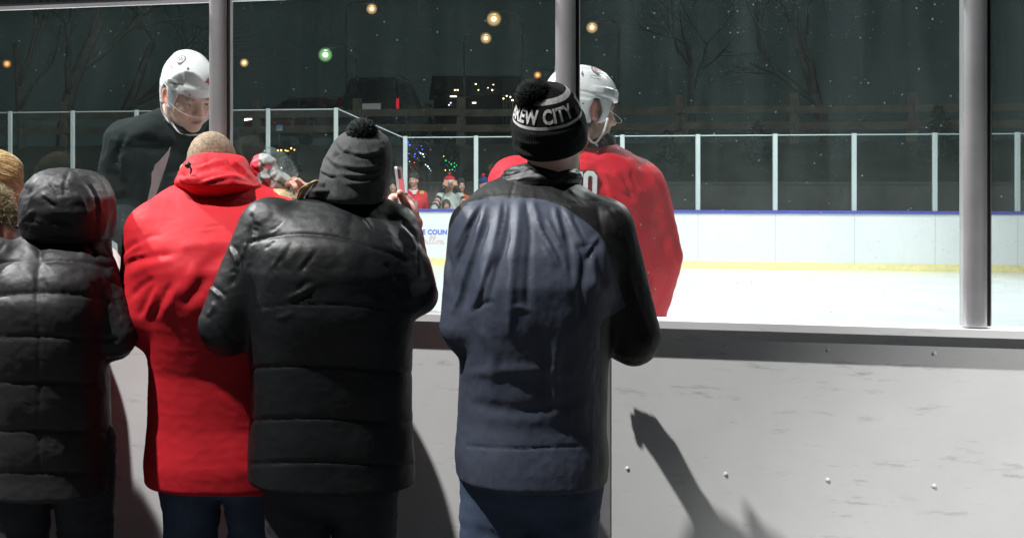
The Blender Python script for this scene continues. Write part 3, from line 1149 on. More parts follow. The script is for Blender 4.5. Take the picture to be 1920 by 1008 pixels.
qC = folds([
    ([(375, 474), (460, 450), (560, 434), (680, 425), (800, 424), (1000, 446), (1200, 496), (1400, 560), (1500, 610)], 2.6, -9, 0),
    ([(385, 285), (385, 340), (376, 400), (372, 470), (330, 560), (290, 640)], 2.8, -8, 0), ([(1480, 340), (1560, 430), (1580, 560), (1600, 700)], 4, -8, 0),
    ([(380, 1370), (700, 1345), (1000, 1350), (1300, 1380), (1540, 1400)], 3, -9, 0), ([(390, 1740), (700, 1720), (1000, 1722), (1300, 1745), (1540, 1760)], 3, -9, 0), ([(385, 2050), (700, 2035), (1000, 2035), (1540, 2060)], 3, -8, 0), ([(500, 1180), (900, 1160), (1350, 1190)], 40, 9), ([(480, 1560), (900, 1540), (1400, 1570)], 44, 9), ([(480, 1890), (900, 1880), (1400, 1900)], 40, 8), ([(150, 1060), (210, 1130), (290, 1180)], 3, -7), ([(200, 1290), (280, 1350), (370, 1370)], 3, -7), ([(420, 940), (700, 915), (1000, 915), (1350, 945)], 2.4, -3, 0),
    ([(560, 330), (800, 270), (1100, 320)], 34, 12), ([(500, 560), (800, 540), (1200, 600)], 26, 10),
    ([(250, 492), (290, 550), (312, 640)], 2.4, -8), ([(225, 500), (262, 570), (285, 650)], 3, 6), ([(95, 768), (140, 805), (190, 850)], 2.4, -8, 0), ([(80, 790), (130, 830), (170, 870)], 4, 6),
    ([(660, 460), (600, 560), (530, 660)], 3, 6), ([(690, 470), (640, 560), (570, 640)], 3.2, -6), ([(740, 500), (700, 560), (650, 620)], 3, 5), ([(560, 465), (520, 500), (480, 520)], 3, -4),
    ([(840, 510), (780, 580), (715, 660)], 3, 6), ([(860, 530), (800, 600), (740, 680)], 3.5, -6), ([(835, 785), (740, 830), (635, 878)], 3, 9), ([(830, 760), (770, 760), (700, 830)], 3, -6), ([(830, 810), (760, 860), (660, 900)], 3, -7),
    ([(650, 320), (600, 370), (540, 410)], 3, 5), ([(610, 330), (570, 370), (520, 390)], 3, -4), ([(395, 340), (420, 345), (450, 360)], 2, -4), ([(390, 380), (415, 385), (440, 400)], 2, -4), ([(385, 430), (410, 440), (440, 440)], 2, 4),
    ([(345, 480), (340, 530), (310, 590)], 3.5, 7), ([(330, 600), (290, 700), (240, 780)], 5, -7), ([(1460, 370), (1520, 430), (1560, 520)], 4, 6), ([(1590, 450), (1640, 540), (1680, 620)], 3, -8), ([(1650, 560), (1700, 640), (1730, 720)], 3, 7),
    ([(1330, 620), (1380, 680), (1400, 760)], 4, -6), ([(1380, 800), (1430, 860), (1450, 930)], 4, 6), ([(690, 970), (620, 1000), (560, 1010)], 4, 7), ([(120, 900), (110, 950), (70, 1000)], 4, 6),
    ([(240, 690), (265, 680), (270, 700)], 2.5, -6), ([(1100, 230), (1200, 300), (1250, 380)], 5, -6),
], oC, sC)
solid('jacket', fC, *BX(335, 345, 860, 945, 2.9, 3.6), .0055, M_NYLON, pC, [qC, crinkle(.0014, 14, 21), ridged(.0009, 30, 31, (1, 1, 1.5))])
colC = sil(dC, [(335, 596, 712, .09, .05), (342, 586, 720, .105, .05), (355, 574, 724, .115, .06), (368, 565, 722, .12, .08), (380, 570, 730, .11, .09), (392, 640, 738, .06, .08)], 2.2)
qc2 = folds([([(840, 60), (950, 50), (1080, 60)], 4, 7), ([(820, 85), (940, 80), (1100, 90), (1240, 130)], 3.5, -8), ([(790, 110), (900, 105), (1050, 125), (1200, 165), (1270, 200)], 4, 8), ([(760, 140), (880, 132), (1050, 145), (1200, 190), (1260, 230)], 3, -6), ([(1240, 110), (1270, 150), (1290, 200)], 3, -5)], oC, sC)
solid('collar', colC, *BX(545, 325, 760, 410, 2.98, 3.5), .0055, M_FLEECE, pC, [qc2, crinkle(.003, 26, 4)])
cC = P(662, 345, dC + .07)
RC = frame_mat(28, -6)
W_ = P(776, 420, 3.42)
K_ = P(767, 382, 3.46)
hnd = hand_sdf(W_, K_ + [0, 0, .012], (-.85, .45, .1), [58, 62, 66, 70], P(750, 362, 3.37), 1.14)
heel = ell(P(765, 402, 3.42), (.026, .034, .036))
body_mesh(pC, U(.012, xf(HEADN, cC, RC, .84), chain([cC, P(655, 410, dC + .05)], [.05, .055]), hnd, heel, chain([W_, P(770, 432, 3.42)], [.026, .026])), *BX(580, 240, 830, 450, 3.05, 3.6), .0035,
          face_paint(cC, RC, .84, tone=(0.66, 0.42, 0.34)))
oK, sK = (560, 215), 5.6
qK = folds([
    ([(370, 265), (400, 330), (450, 380), (560, 415)], 2.0, -5, 0), ([(375, 240), (420, 320), (480, 365), (570, 400)], 2.4, 5), ([(290, 440), (310, 500), (380, 560), (430, 600)], 2.6, -8), ([(300, 420), (350, 480), (430, 520)], 3.5, 7),
    ([(215, 530), (250, 590), (320, 625), (400, 640)], 2.2, 8), ([(225, 590), (290, 640), (400, 660)], 2.6, -8), ([(430, 420), (380, 450), (440, 500)], 5, -8), ([(550, 430), (700, 445), (830, 430), (910, 380)], 3, -7), ([(560, 395), (700, 410), (860, 380)], 4, 6),
    ([(430, 560), (600, 590), (780, 590), (890, 560)], 4, -5), ([(430, 520), (600, 550), (780, 550), (890, 520)], 5, 5), ([(440, 650), (620, 670), (790, 650), (880, 610)], 3, -6), ([(440, 620), (620, 640), (790, 620), (880, 590)], 4, 6), ([(470, 720), (640, 720), (800, 690), (880, 670)], 4, 6),
    ([(520, 340), (490, 370), (450, 400)], 3, 6), ([(740, 370), (760, 400), (800, 420)], 3, -5), ([(800, 250), (850, 255), (900, 330)], 3, -5), ([(800, 190), (860, 240), (905, 320)], 3, 5),
], oK, sK)
lathe('beanie', P(661, 366, dC + .03), (0.03, -.12, 1), smooth_prof([(-.012, .090), (0, .096), (.03, .097), (.07, .096), (.105, .092), (.135, .084), (.157, .072), (.172, .053), (.182, .030), (.185, .004)], 60), M_KNITG, pC, 140,
      shift=lambda h: np.multiply.outer(np.clip(h / .18, 0, 1) ** 1.3, [.028, 0, 0]), disp=[qK, crinkle(.003, 14, 6)], flat=(1, 1.1))
beC = [o for o in COL.objects if o.parent == pC and o.name.startswith('beanie')][0]
pompom('pompom', P(679, 252, 3.18), .046, M_YARNG, beC, 2600, 3, .2)


def strands(name, roots, m, parent, r=.0016, n=6):
    mb = MB()
    for pts in roots:
        mb.tube(crv(pts, 4), [r * (1 - .7 * k / (4 * (len(pts) - 1))) for k in range(4 * (len(pts) - 1) + 1)], n)
    return mb.build(name, m, parent, True)


rs = []
for k in range(46):
    a = RNG.random()
    b = RNG.normal() * 3
    rs.append([P(592 + b, 338 + 4 * a, 3.19 + .03 * a), P(580 + b - 6 * a, 346 + 3 * a, 3.2), P(571 - 6 * a + b, 360, 3.21), P(564 - 3 * a + b, 372 + 6 * a, 3.23)])
strands('hair_lock', rs, M_HAIRBLOND, pC)
rs = []
for k in range(40):
    a = RNG.random()
    b = RNG.normal() * 2
    rs.append([P(708 + b, 362 + 4 * a, 3.2 + .03 * a), P(706 + 4 * a + b, 372, 3.2), P(704 + 7 * a + b, 384, 3.21), P(707 + 5 * a + b, 394 + 4 * a, 3.22)])
strands('hair_lock', rs, M_HAIRBLOND, pC)
legs(pC, .82, float(P(621, 500, dC)[0]), dC + .06)
ph = thing('phone', tuple(P(752, 362, 3.44)), 'phone with pale shiny back held up edge-on in a raised hand', 'phone')
M_PHONE = mat('phone_back', (0.62, 0.60, 0.66), 0.18, 0, var=.05, coat=.6)
ang = rad(74)
wx = np.array([math.cos(ang), math.sin(ang), 0])
nx = np.array([math.sin(ang), -math.cos(ang), 0])
upv = nrm([-.12, 0, 1])
MB().obox(P(752, 358, 3.44), wx, upv, nx, .036, .072, .004, .006).build('case', M_PHONE, ph)
MB().obox(P(752, 358, 3.44) - nx * .0052, wx, upv, nx, .033, .068, .001).build('screen', mat('phone_glass', (0.015, 0.016, 0.02), 0.08, var=.0), ph)
MB().obox(P(752, 358, 3.44) + nx * .005 + upv * .050 - wx * .016, wx, upv, nx, .012, .014, .0012, .004).build('camera_block', M_GASKET, ph)

# ---- windbreaker with knitted hat, right
dD = 3.05
pD = thing('person', root_at(P(1010, 500, dD)), 'person seen from behind in slate blue and black windbreaker and black lettered pompom hat', 'person', 'spectators at the glass')
jd = sil(dD, [(326, 965, 1060, .08, .13), (336, 938, 1085, .10, .12), (350, 915, 1108, .12, .105), (368, 892, 1130, .135, .09), (392, 870, 1150, .15, .07), (425, 858, 1158, .16, .045), (470, 856, 1156, .165, .015), (530, 858, 1150, .165, -.005),
              (600, 862, 1144, .16, .0), (700, 866, 1140, .155, .03), (790, 864, 1140, .16, .05), (860, 858, 1146, .17, .05), (905, 862, 1142, .17, .05)], 2.4)
aDL = chain([P(893, 425, dD + .01), P(868, 612, dD), P(872, 622, dD + .02), P(905, 618, dD + .30)], [.070, .060, .058, .042])
aDR = chain([P(1128, 430, dD + .01), P(1188, 628, dD), P(1186, 638, dD + .02), P(1140, 622, dD + .30)], [.084, .068, .066, .044])
fD = U(.03, jd, aDL, aDR)
oD, sD = (820, 280), 3.149
qD = folds([
    ([(275, 318), (205, 450), (140, 620), (95, 730)], 4.5, -15), ([(245, 330), (165, 460), (110, 590)], 5, 11), ([(305, 425), (240, 600), (180, 790), (150, 960)], 5, -16), ([(285, 330), (250, 470), (190, 660), (150, 800)], 4.5, 9),
    ([(435, 300), (425, 420), (405, 560), (350, 720), (310, 880)], 5, -13), ([(370, 320), (350, 480), (300, 680), (230, 900), (190, 1010)], 7, 13), ([(395, 300), (385, 420), (350, 560)], 3, -5), ([(480, 310), (470, 480), (445, 680), (430, 900), (425, 1100)], 8, 12),
    ([(330, 660), (280, 800), (240, 960)], 5, -7), ([(520, 300), (540, 420), (550, 520)], 4, -6), ([(560, 300), (590, 400), (620, 480)], 5, 5), ([(550, 480), (545, 600), (535, 760), (530, 960)], 7, -8),
    ([(715, 340), (745, 430), (770, 520), (785, 640), (800, 800)], 4.5, -17), ([(745, 335), (780, 420), (840, 540), (870, 590)], 5, 10), ([(690, 335), (715, 440), (740, 540)], 5, 8), ([(790, 380), (830, 450), (860, 520)], 3.5, -7),
    ([(600, 420), (660, 520), (720, 620), (750, 720)], 4, -7), ([(570, 400), (640, 520), (690, 620)], 4, 6), ([(640, 400), (690, 500), (730, 590)], 3, 5), ([(620, 560), (670, 650), (700, 700)], 3, 5),
    ([(935, 565), (890, 630), (862, 740), (850, 880), (845, 1000)], 5, -17), ([(955, 505), (905, 570), (872, 640)], 3, 8), ([(965, 530), (975, 640), (1010, 780), (1060, 920)], 8, 10), ([(910, 600), (920, 700), (930, 840)], 7, 9),
    ([(845, 575), (880, 570), (930, 555)], 2.5, -4), ([(820, 560), (850, 600), (870, 680)], 4, -8),
    ([(180, 322), (290, 288), (450, 284), (600, 290), (720, 328), (830, 395), (940, 482)], 1.6, -3.5, 0), ([(185, 316), (290, 282), (450, 278), (600, 284), (720, 322), (830, 388), (940, 475)], 2.2, 2.5, 0),
    ([(470, 180), (450, 215), (430, 285)], 1.6, -3, 0), ([(60, 470), (50, 560), (70, 700)], 5, -9), ([(40, 540), (40, 640), (60, 800)], 4, 7), ([(30, 560), (80, 700), (90, 850)], 4, -6),
    ([(940, 330), (960, 420), (975, 510)], 6, -6), ([(1000, 350), (1040, 430), (1070, 520)], 8, 6),
    ([(90, 960), (140, 830), (150, 700)], 4, 7), ([(110, 640), (150, 560), (190, 470)], 3, 5), ([(200, 980), (240, 920), (330, 900)], 5, -5), ([(400, 960), (470, 930), (560, 950)], 6, 4), ([(150, 1330), (480, 1300), (800, 1330)], 10, 5), ([(200, 1500), (500, 1540), (820, 1480)], 12, -6), ([(180, 1750), (480, 1765), (840, 1750)], 2, -4, 0), ([(250, 1050), (330, 1200), (320, 1400)], 9, 6), ([(600, 1040), (640, 1250), (620, 1500)], 9, -6), ([(720, 1100), (690, 1300), (700, 1600)], 9, 6),
], oD, sD)
panel_poly = [(820 + x / sD, 280 + y / sD) for x, y in crv([(110, 400), (180, 322), (290, 288), (450, 284), (600, 290), (720, 328), (830, 395), (940, 482)], 6)] + \
             [(820 + x / sD, 280 + y / sD) for x, y in [(985, 560), (1030, 690), (1075, 810), (1112, 925), (1040, 975), (990, 988), (960, 1050), (950, 2300), (-300, 2300), (-100, 560), (30, 540)]]


def panel_attr(v, n):
    q = pxof(v)
    pts = np.array(panel_poly)
    d, _, _ = polydist(q, np.vstack([pts, pts[:1]]))
    ins = np.zeros(len(q), bool)
    j = len(pts) - 1
    for i in range(len(pts)):
        xi, yi = pts[i]
        xj, yj = pts[j]
        c = ((yi > q[:, 1]) != (yj > q[:, 1])) & (q[:, 0] < (xj - xi) * (q[:, 1] - yi) / (yj - yi + 1e-9) + xi)
        ins ^= c
        j = i
    s = np.where(ins, d, -d) * v[:, 1] / F
    return np.where(n[:, 1] > 0.55, np.minimum(s, (0.55 - n[:, 1]) * .05), s)


solid('jacket', fD, *BX(780, 312, 1275, 945, 2.78, 3.4), .0052, M_WIND, pD, [qD, crinkle(.0012, 12, 41), ridged(.0010, 28, 51, (1.8, 1, .8))], {'panel': panel_attr})
lathe('collar', P(1010, 345, dD + .10), (-.15, .16, 1), smooth_prof([(-.022, .112), (-.006, .120), (.012, .117), (.030, .104), (.046, .092), (.051, .088), (.050, .083), (.03, .080), (.0, .080)], 40), M_NYLON, pD, 120, flat=(.93, .95),
      disp=[folds([([(400, 130), (520, 105), (640, 125), (740, 180)], 3, 3), ([(380, 165), (500, 140), (640, 150), (760, 205)], 1.8, -4, 0), ([(440, 95), (560, 85), (680, 110), (770, 165)], 1.5, -3, 0)], oD, sD), ridged(.0035, 40, 3, (.7, 1, 2)), crinkle(.002, 30, 8)])
cD = P(1034, 282, dD + .07)
RD = frame_mat(24, 14)
HEADS = head_sdf(False)
body_mesh(pD, U(.02, xf(HEADS, cD, RD, .96), chain([P(1040, 300, dD + .08), P(1030, 360, dD + .11)], [.058, .064]), chain([P(1030, 360, dD + .11), P(1000, 460, dD + .02), P(893, 430, dD + .03), P(868, 612, dD + .01), P(905, 618, dD + .32)], [.06, .06, .045, .04, .026]), chain([P(1000, 460, dD + .02), P(1128, 435, dD + .03), P(1188, 628, dD + .01), P(1140, 622, dD + .32)], [.06, .045, .04, .026]),
                hand_sdf(P(905, 618, dD + .30), P(916, 612, dD + .40), (0, 0, -1), 30, P(935, 618, dD + .41)), hand_sdf(P(1140, 622, dD + .30), P(1128, 616, dD + .40), (0, 0, -1), 30, P(1108, 622, dD + .41))), *BX(820, 180, 1235, 680, 2.9, 3.6), .005, face_paint(cD, RD, .98, tone=(0.60, 0.36, 0.28)))
axD = nrm([-.18, -.44, .86])
profD = smooth_prof([(-.012, .082), (-.008, .091), (.0, .096), (.02, .0985), (.05, .0985), (.068, .097), (.074, .0945), (.078, .0905), (.09, .088), (.104, .083), (.120, .0765), (.136, .067), (.148, .057), (.158, .044), (.165, .026), (.167, .004)], 90)
hs = np.array([p[0] for p in profD])
mi = []
for i in range(90):
    h = profD[i][0]
    late = i > 45 or h > .05
    mi.append(1 if late and (.079 < h < .0885 or .1395 < h < .1495) else 0)
HD = P(1032, 268, dD + .05)
bD, atD = lathe('beanie', HD, axD, profD, [M_KNIT, M_KNITW], pD, 160, midx=mi,
                disp=[folds([([(190, 720), (230, 780), (330, 800)], 4, -5), ([(200, 780), (280, 830), (380, 845)], 4, 5), ([(190, 690), (300, 740), (420, 745)], 4, 4), ([(600, 760), (690, 700), (750, 620)], 6, 3)], (920, 100), 4.382), crinkle(.0016, 16, 7)])
i0 = int(np.argmax(hs))
lastrise = 40


def t_of_h(h):
    """index along the outside of the hat for a height above the cuff"""
    k = np.arange(90)
    ok = (k > 20)
    return np.interp(h, hs[ok], k[ok])


def hat_text(word, a0, a1, h0, h1, name='lettering'):
    v2, fa = text_mesh(word, 1.0, 0.035, 3, 1.05)
    x0, x1 = v2[:, 0].min(), v2[:, 0].max()
    y0, y1 = v2[:, 1].min(), v2[:, 1].max()
    A = a0 + (v2[:, 0] - x0) / (x1 - x0) * (a1 - a0)
    Hh = h0 + (v2[:, 1] - y0) / (y1 - y0) * (h1 - h0)
    v = atD(A, t_of_h(Hh), .0022)
    n = v - P(1032, 268, dD)
    link(name, v, fa, M_KNITW, bD, True, uvs=np.stack([A / 6.283, Hh * 5], 1))


hat_text('BREW CITY', rad(-100), rad(37), .0950, .1315)
hat_text('BREW CITY', rad(66), rad(203), .0950, .1315)
pompom('pompom', P(1001, 183, 3.03), .051, M_YARN, bD, 3200, 5, .10)
rs = []
for k in range(22):
    x = 998 + 24 * RNG.random()
    rs.append([P(x, 294, 3.075), P(x + RNG.normal() * 2, 301, 3.066), P(x + RNG.normal() * 4, 304 + 2 * RNG.random(), 3.07)])
M_HAIRGREY = mat('grey_hair', (0.26, 0.24, 0.22), 0.45, var=.3, vscale=200)
strands('hair', rs, M_HAIRGREY, pD, .0011, 5)
legs(pD, .84, float(P(1002, 500, dD)[0]), dD + .05, m=M_JEANS)

# ---- blond woman with glasses at the left edge
dE = 3.84
cE = P(-9, 362, dE)
RE = frame_mat(52, -12)
pE = thing('person', root_at(cE), 'person with swept-back blond hair and thin glasses behind the hooded coat', 'person', 'spectators at the glass')
body_mesh(pE, U(.03, xf(HEAD, cE, RE, 1.0), chain([cE + [0, 0, -.1], cE + [0, -.01, -.25]], [.055, .06])), cE - [.17, .2, .3], cE + [.17, .25, .2], .005, face_paint(cE, RE, tone=(0.62, 0.36, 0.27), brows=(.3, .2, .1)))


def hairE(p):
    q = (p - cE) @ RE
    return smax(sm(ell((0, -.022, .045), (.088, .105, .098))(q), ell((0, -.11, .02), (.04, .045, .05))(q), .03), -(q[:, 2] + .06 + np.clip(q[:, 1] + .005, 0, 1) * -.1 - np.clip(q[:, 1] + .01, 0, 1) * 1.15 * 0 + np.clip(.0 - q[:, 1], 0, 1) * .0 - np.clip(q[:, 1] - .0, 0, .2) * 1.5), .01)


def swept(v, n):
    q = (v - cE) @ RE
    a = np.arctan2(q[:, 0], q[:, 2] - .02) * 34 + fbm(v, 18, 3) * 4
    return .0008 * np.sin(a) + .0006 * np.sin(a * 2.7 + 1)


def hairE_col(v, n):
    q = (v - cE) @ RE
    a = np.arctan2(q[:, 0], q[:, 2] - .02)
    g = vnoise(np.stack([a * 14, q[:, 1] * 8, q[:, 1] * 0], 1), 1.5, 4)
    return np.clip(np.array([.44, .31, .15]) * (1 + .5 * g[:, None]), 0.02, .8)


M_HAIRE = mat('blond_strands', (0, 0, 0), .42, .5, 400, .2, 150, attr='pigment')
solid('hair', hairE, cE - [.17, .2, .2], cE + [.17, .22, .22], .0045, M_HAIRE, pE, [swept], {'pigment': hairE_col})
def combed(name, c, R, rad_, n, seed, cols, m, parent, back=True):
    """many fine strands lying on the head: swept back to a knot, or short and standing in all directions"""
    rg = np.random.default_rng(seed)
    V, FA, CC = [], [], []
    for k in range(n):
        if back:
            a = rad(rg.uniform(-112, 112))
            y0 = .048 + .018 * math.cos(a) - .03 * abs(math.sin(a)) + rg.normal() * .006
            pts = []
            lift = 1.0 + .03 * rg.random()
            sw = rg.normal() * .10
            for t in np.linspace(0, 1, 9):
                y = y0 + (-.125 - y0) * t
                w = math.sqrt(max(0.02, 1 - ((y + .022) / (rad_[1] * 1.02)) ** 2))
                aa = a * (1 - .25 * t) + sw * t
                pts.append(np.array([rad_[0] * math.sin(aa) * w, y, .045 - .02 * t + rad_[2] * math.cos(aa) * w]) * lift)
            r0 = .0011
        else:
            d = rg.normal(size=3)
            d /= np.linalg.norm(d)
            if d[2] < -.35:
                continue
            o = np.array([0, -.022, .04]) + d * rad_ * (.97 + .03 * rg.random())
            e = nrm(d + rg.normal(size=3) * .55)
            f_ = nrm(np.cross(d, rg.normal(size=3)))
            L = .012 + .012 * rg.random()
            pts = [o, o + e * L * .5, o + e * L + f_ * L * .5]
            r0 = .0012
        pts = [c + R @ q for q in pts]
        col = np.asarray(cols[rg.integers(len(cols))]) * (.75 + .5 * rg.random())
        mb = MB().tube(pts, [r0 * (1 - .6 * i / (len(pts) - 1)) for i in range(len(pts))], 3, False)
        o_ = len(V)
        V += mb.v
        FA += [tuple(x + o_ for x in q) for q in mb.f]
        CC += [col] * len(mb.v)
    return link(name, V, FA, m, parent, True, {'pigment': np.array(CC)})


combed('hair_strands', cE, RE, np.array([.092, .109, .100]), 1100, 5, [(.50, .36, .17), (.38, .25, .10), (.60, .46, .26), (.30, .19, .08)], M_HAIRE, pE)
gl = MB()
gl.tube([cE + RE @ np.array(q) for q in [(.082, -.01, .004), (.080, .03, .006), (.070, .095, .004)]], .0016, 6)
for s in (-1, 1):
    gl.tube([cE + RE @ np.array([s * .034 + .027 * math.cos(t), .104 - abs(s * .034 + .027 * math.cos(t)) * .12, .0 + .021 * math.sin(t)]) for t in np.linspace(0, 2 * math.pi, 22)], .0014, 6, False)
gl.tube([cE + RE @ np.array(q) for q in [(-.008, .106, .004), (0, .109, .007), (.008, .106, .004)]], .0014, 6)
M_GOLD = mat('gold_wire', (.8, .6, .35), .25, metal=1)
gl.build('glasses', M_GOLD, pE, True)
jE = sil(dE, [(425, -60, 40, .08, 0), (440, -105, 85, .11, 0), (470, -135, 112, .12, 0), (560, -140, 112, .13, 0), (860, -125, 100, .12, 0)])
solid('coat', jE, *BX(-190, 415, 150, 870, 3.6, 4.05), .011, M_NYLON_GREY, pE, [crinkle(.006, 9, 3)])
legs(pE, .86, float(cE[0]), dE)

# ---- short fuzzy-haired head in the corner
dG = 3.60
cG = P(-26, 428, dG)
RG = frame_mat(25, -14)
pG = thing('person', root_at(cG), 'small person with short fuzzy ash-brown hair low at the left frame edge', 'person', 'spectators at the glass')
body_mesh(pG, xf(HEAD, cG, RG, .96), cG - [.16, .2, .28], cG + [.16, .22, .18], .006, face_paint(cG, RG, .92, tone=(.55, .3, .23)))
solid('hair', lambda p: smax(ell((0, -.022, .04), (.086, .100, .094))((p - cG) @ RG), -(((p - cG) @ RG)[:, 2] + .005), .01), cG - [.16, .2, .2], cG + [.16, .2, .2], .006, M_HAIRBROWN, pG, [crinkle(.002, 90, 5)])
combed('hair_strands', cG, RG, np.array([.088, .102, .096]), 2600, 6, [(.36, .29, .17), (.26, .20, .11), (.46, .40, .27)], M_HAIRE, pG, False)
jG = sil(dG, [(478, -90, 40, .07, 0), (492, -125, 66, .10, 0), (520, -140, 82, .11, 0), (620, -138, 84, .12, 0), (860, -130, 76, .11, 0)])
solid('coat', jG, *BX(-190, 470, 140, 870, 3.4, 3.8), .012, M_FLEECE, pG, [crinkle(.006, 9, 6)])
legs(pG, .74, float(cG[0]), dG, w=.16, r=.075)

# ---- fair-haired child behind the red hoodie holding up a wrapped bundle
dK = 3.62
cK = P(520, 438, dK)
RK = frame_mat(0, -10)
pK = thing('person', root_at(cK), 'child with fair hair almost hidden behind the red hoodie shoulder', 'person', 'spectators at the glass')
hk = hand_sdf(P(566, 362, 3.66), P(563, 345, 3.66), (-.6, .5, .1), 50, P(556, 338, 3.62), .75)
body_mesh(pK, U(.015, xf(HEAD, cK, RK, .88), hk, chain([P(567, 360, 3.66), P(572, 446, 3.62), cK - [0, 0, .10]], [.022, .028, .04])), *BX(450, 315, 610, 490, 3.45, 3.85), .006, face_paint(cK, RK, .88, tone=(.6, .36, .28)))
solid('hair', lambda p: smax(ell((0, -.02, .04), (.083, .1, .094))((p - cK) @ RK), -(((p - cK) @ RK)[:, 2] + .04), .01), cK - [.14, .2, .2], cK + [.14, .2, .2], .005, M_HAIRBLOND, pK, [crinkle(.003, 70, 5)])
combed('hair_strands', cK, RK, np.array([.085, .102, .097]), 900, 9, [(.55, .42, .23), (.42, .30, .14), (.66, .53, .33)], M_HAIRE, pK)
jK = sil(dK, [(425, 470, 580, .07, 0), (440, 450, 600, .09, 0), (520, 445, 604, .10, 0), (860, 455, 595, .10, 0)])
solid('coat', jK, *BX(420, 415, 640, 870, 3.45, 3.85), .012, M_FLEECE, pK, [crinkle(.006, 9, 6)])
legs(pK, .66, float(cK[0]), dK, w=.14, r=.07)
bag = thing('plastic_bag', tuple(P(515, 330, 3.68)), 'crumpled clear bag of red, white and grey cloth held up by the glass', 'plastic bag')


def bundle_col(v, n):
    q = pxof(v)
    a = (q[:, 0] - 480) * .75 + (q[:, 1] - 300) * -.65 + fbm(v, 22, 4) * 7
    col = np.tile([.50, .50, .48], (len(v), 1))
    col[(a % 19) < 5] = [.10, .10, .10]
    red = (q[:, 0] < 487 + (q[:, 1] - 300) * -.12 + fbm(v, 30, 2) * 3) | (((q[:, 0] - 503) / 7) ** 2 + ((q[:, 1] - 313) / 5) ** 2 < 1)
    col[red] = [.62, .03, .06]
    return col


M_BUNDLE = mat('striped_cloth', (0, 0, 0), .6, .4, 90, .1, 20, attr='pigment', bdist=.004)
cl = U(.03, ell(P(500, 325, 3.70), (.032, .035, .050)), ell(P(512, 345, 3.70), (.045, .04, .038)), ell(P(484, 312, 3.70), (.013, .03, .03)), ell(P(522, 352, 3.7), (.03, .03, .03)))
solid('cloth', cl, *BX(460, 280, 565, 385, 3.6, 3.85), .0045, M_BUNDLE, bag, [ridged(.010, 26, 4), crinkle(.004, 40, 6)], {'pigment': bundle_col})
fl = U(.03, ell(P(520, 330, 3.70), (.058, .05, .062)), ell(P(508, 300, 3.70), (.03, .03, .03)))
solid('film', fl, *BX(455, 265, 580, 385, 3.6, 3.85), .006, M_PLASTIC, bag, [ridged(.012, 20, 9), crinkle(.004, 36, 3)])

# loose papers
pp = thing('paper', tuple(P(208, 485, 3.56)), 'corner of a white paper sheet beside the hooded coat shoulder', 'paper')
v2 = [P(187, 450, 3.74), P(201, 456, 3.74), P(218, 470, 3.735), P(226, 482, 3.735), P(230, 530, 3.70), P(196, 540, 3.70)]
nn = np.array([0, .0012, 0])
MB().add([p for p in v2] + [p + nn for p in v2], [(0, 1, 2, 3, 4, 5)[::-1], (6, 7, 8, 9, 10, 11)] + [(i, (i + 1) % 6, 6 + (i + 1) % 6, 6 + i) for i in range(6)]).build('sheet', M_PAPER, pp)


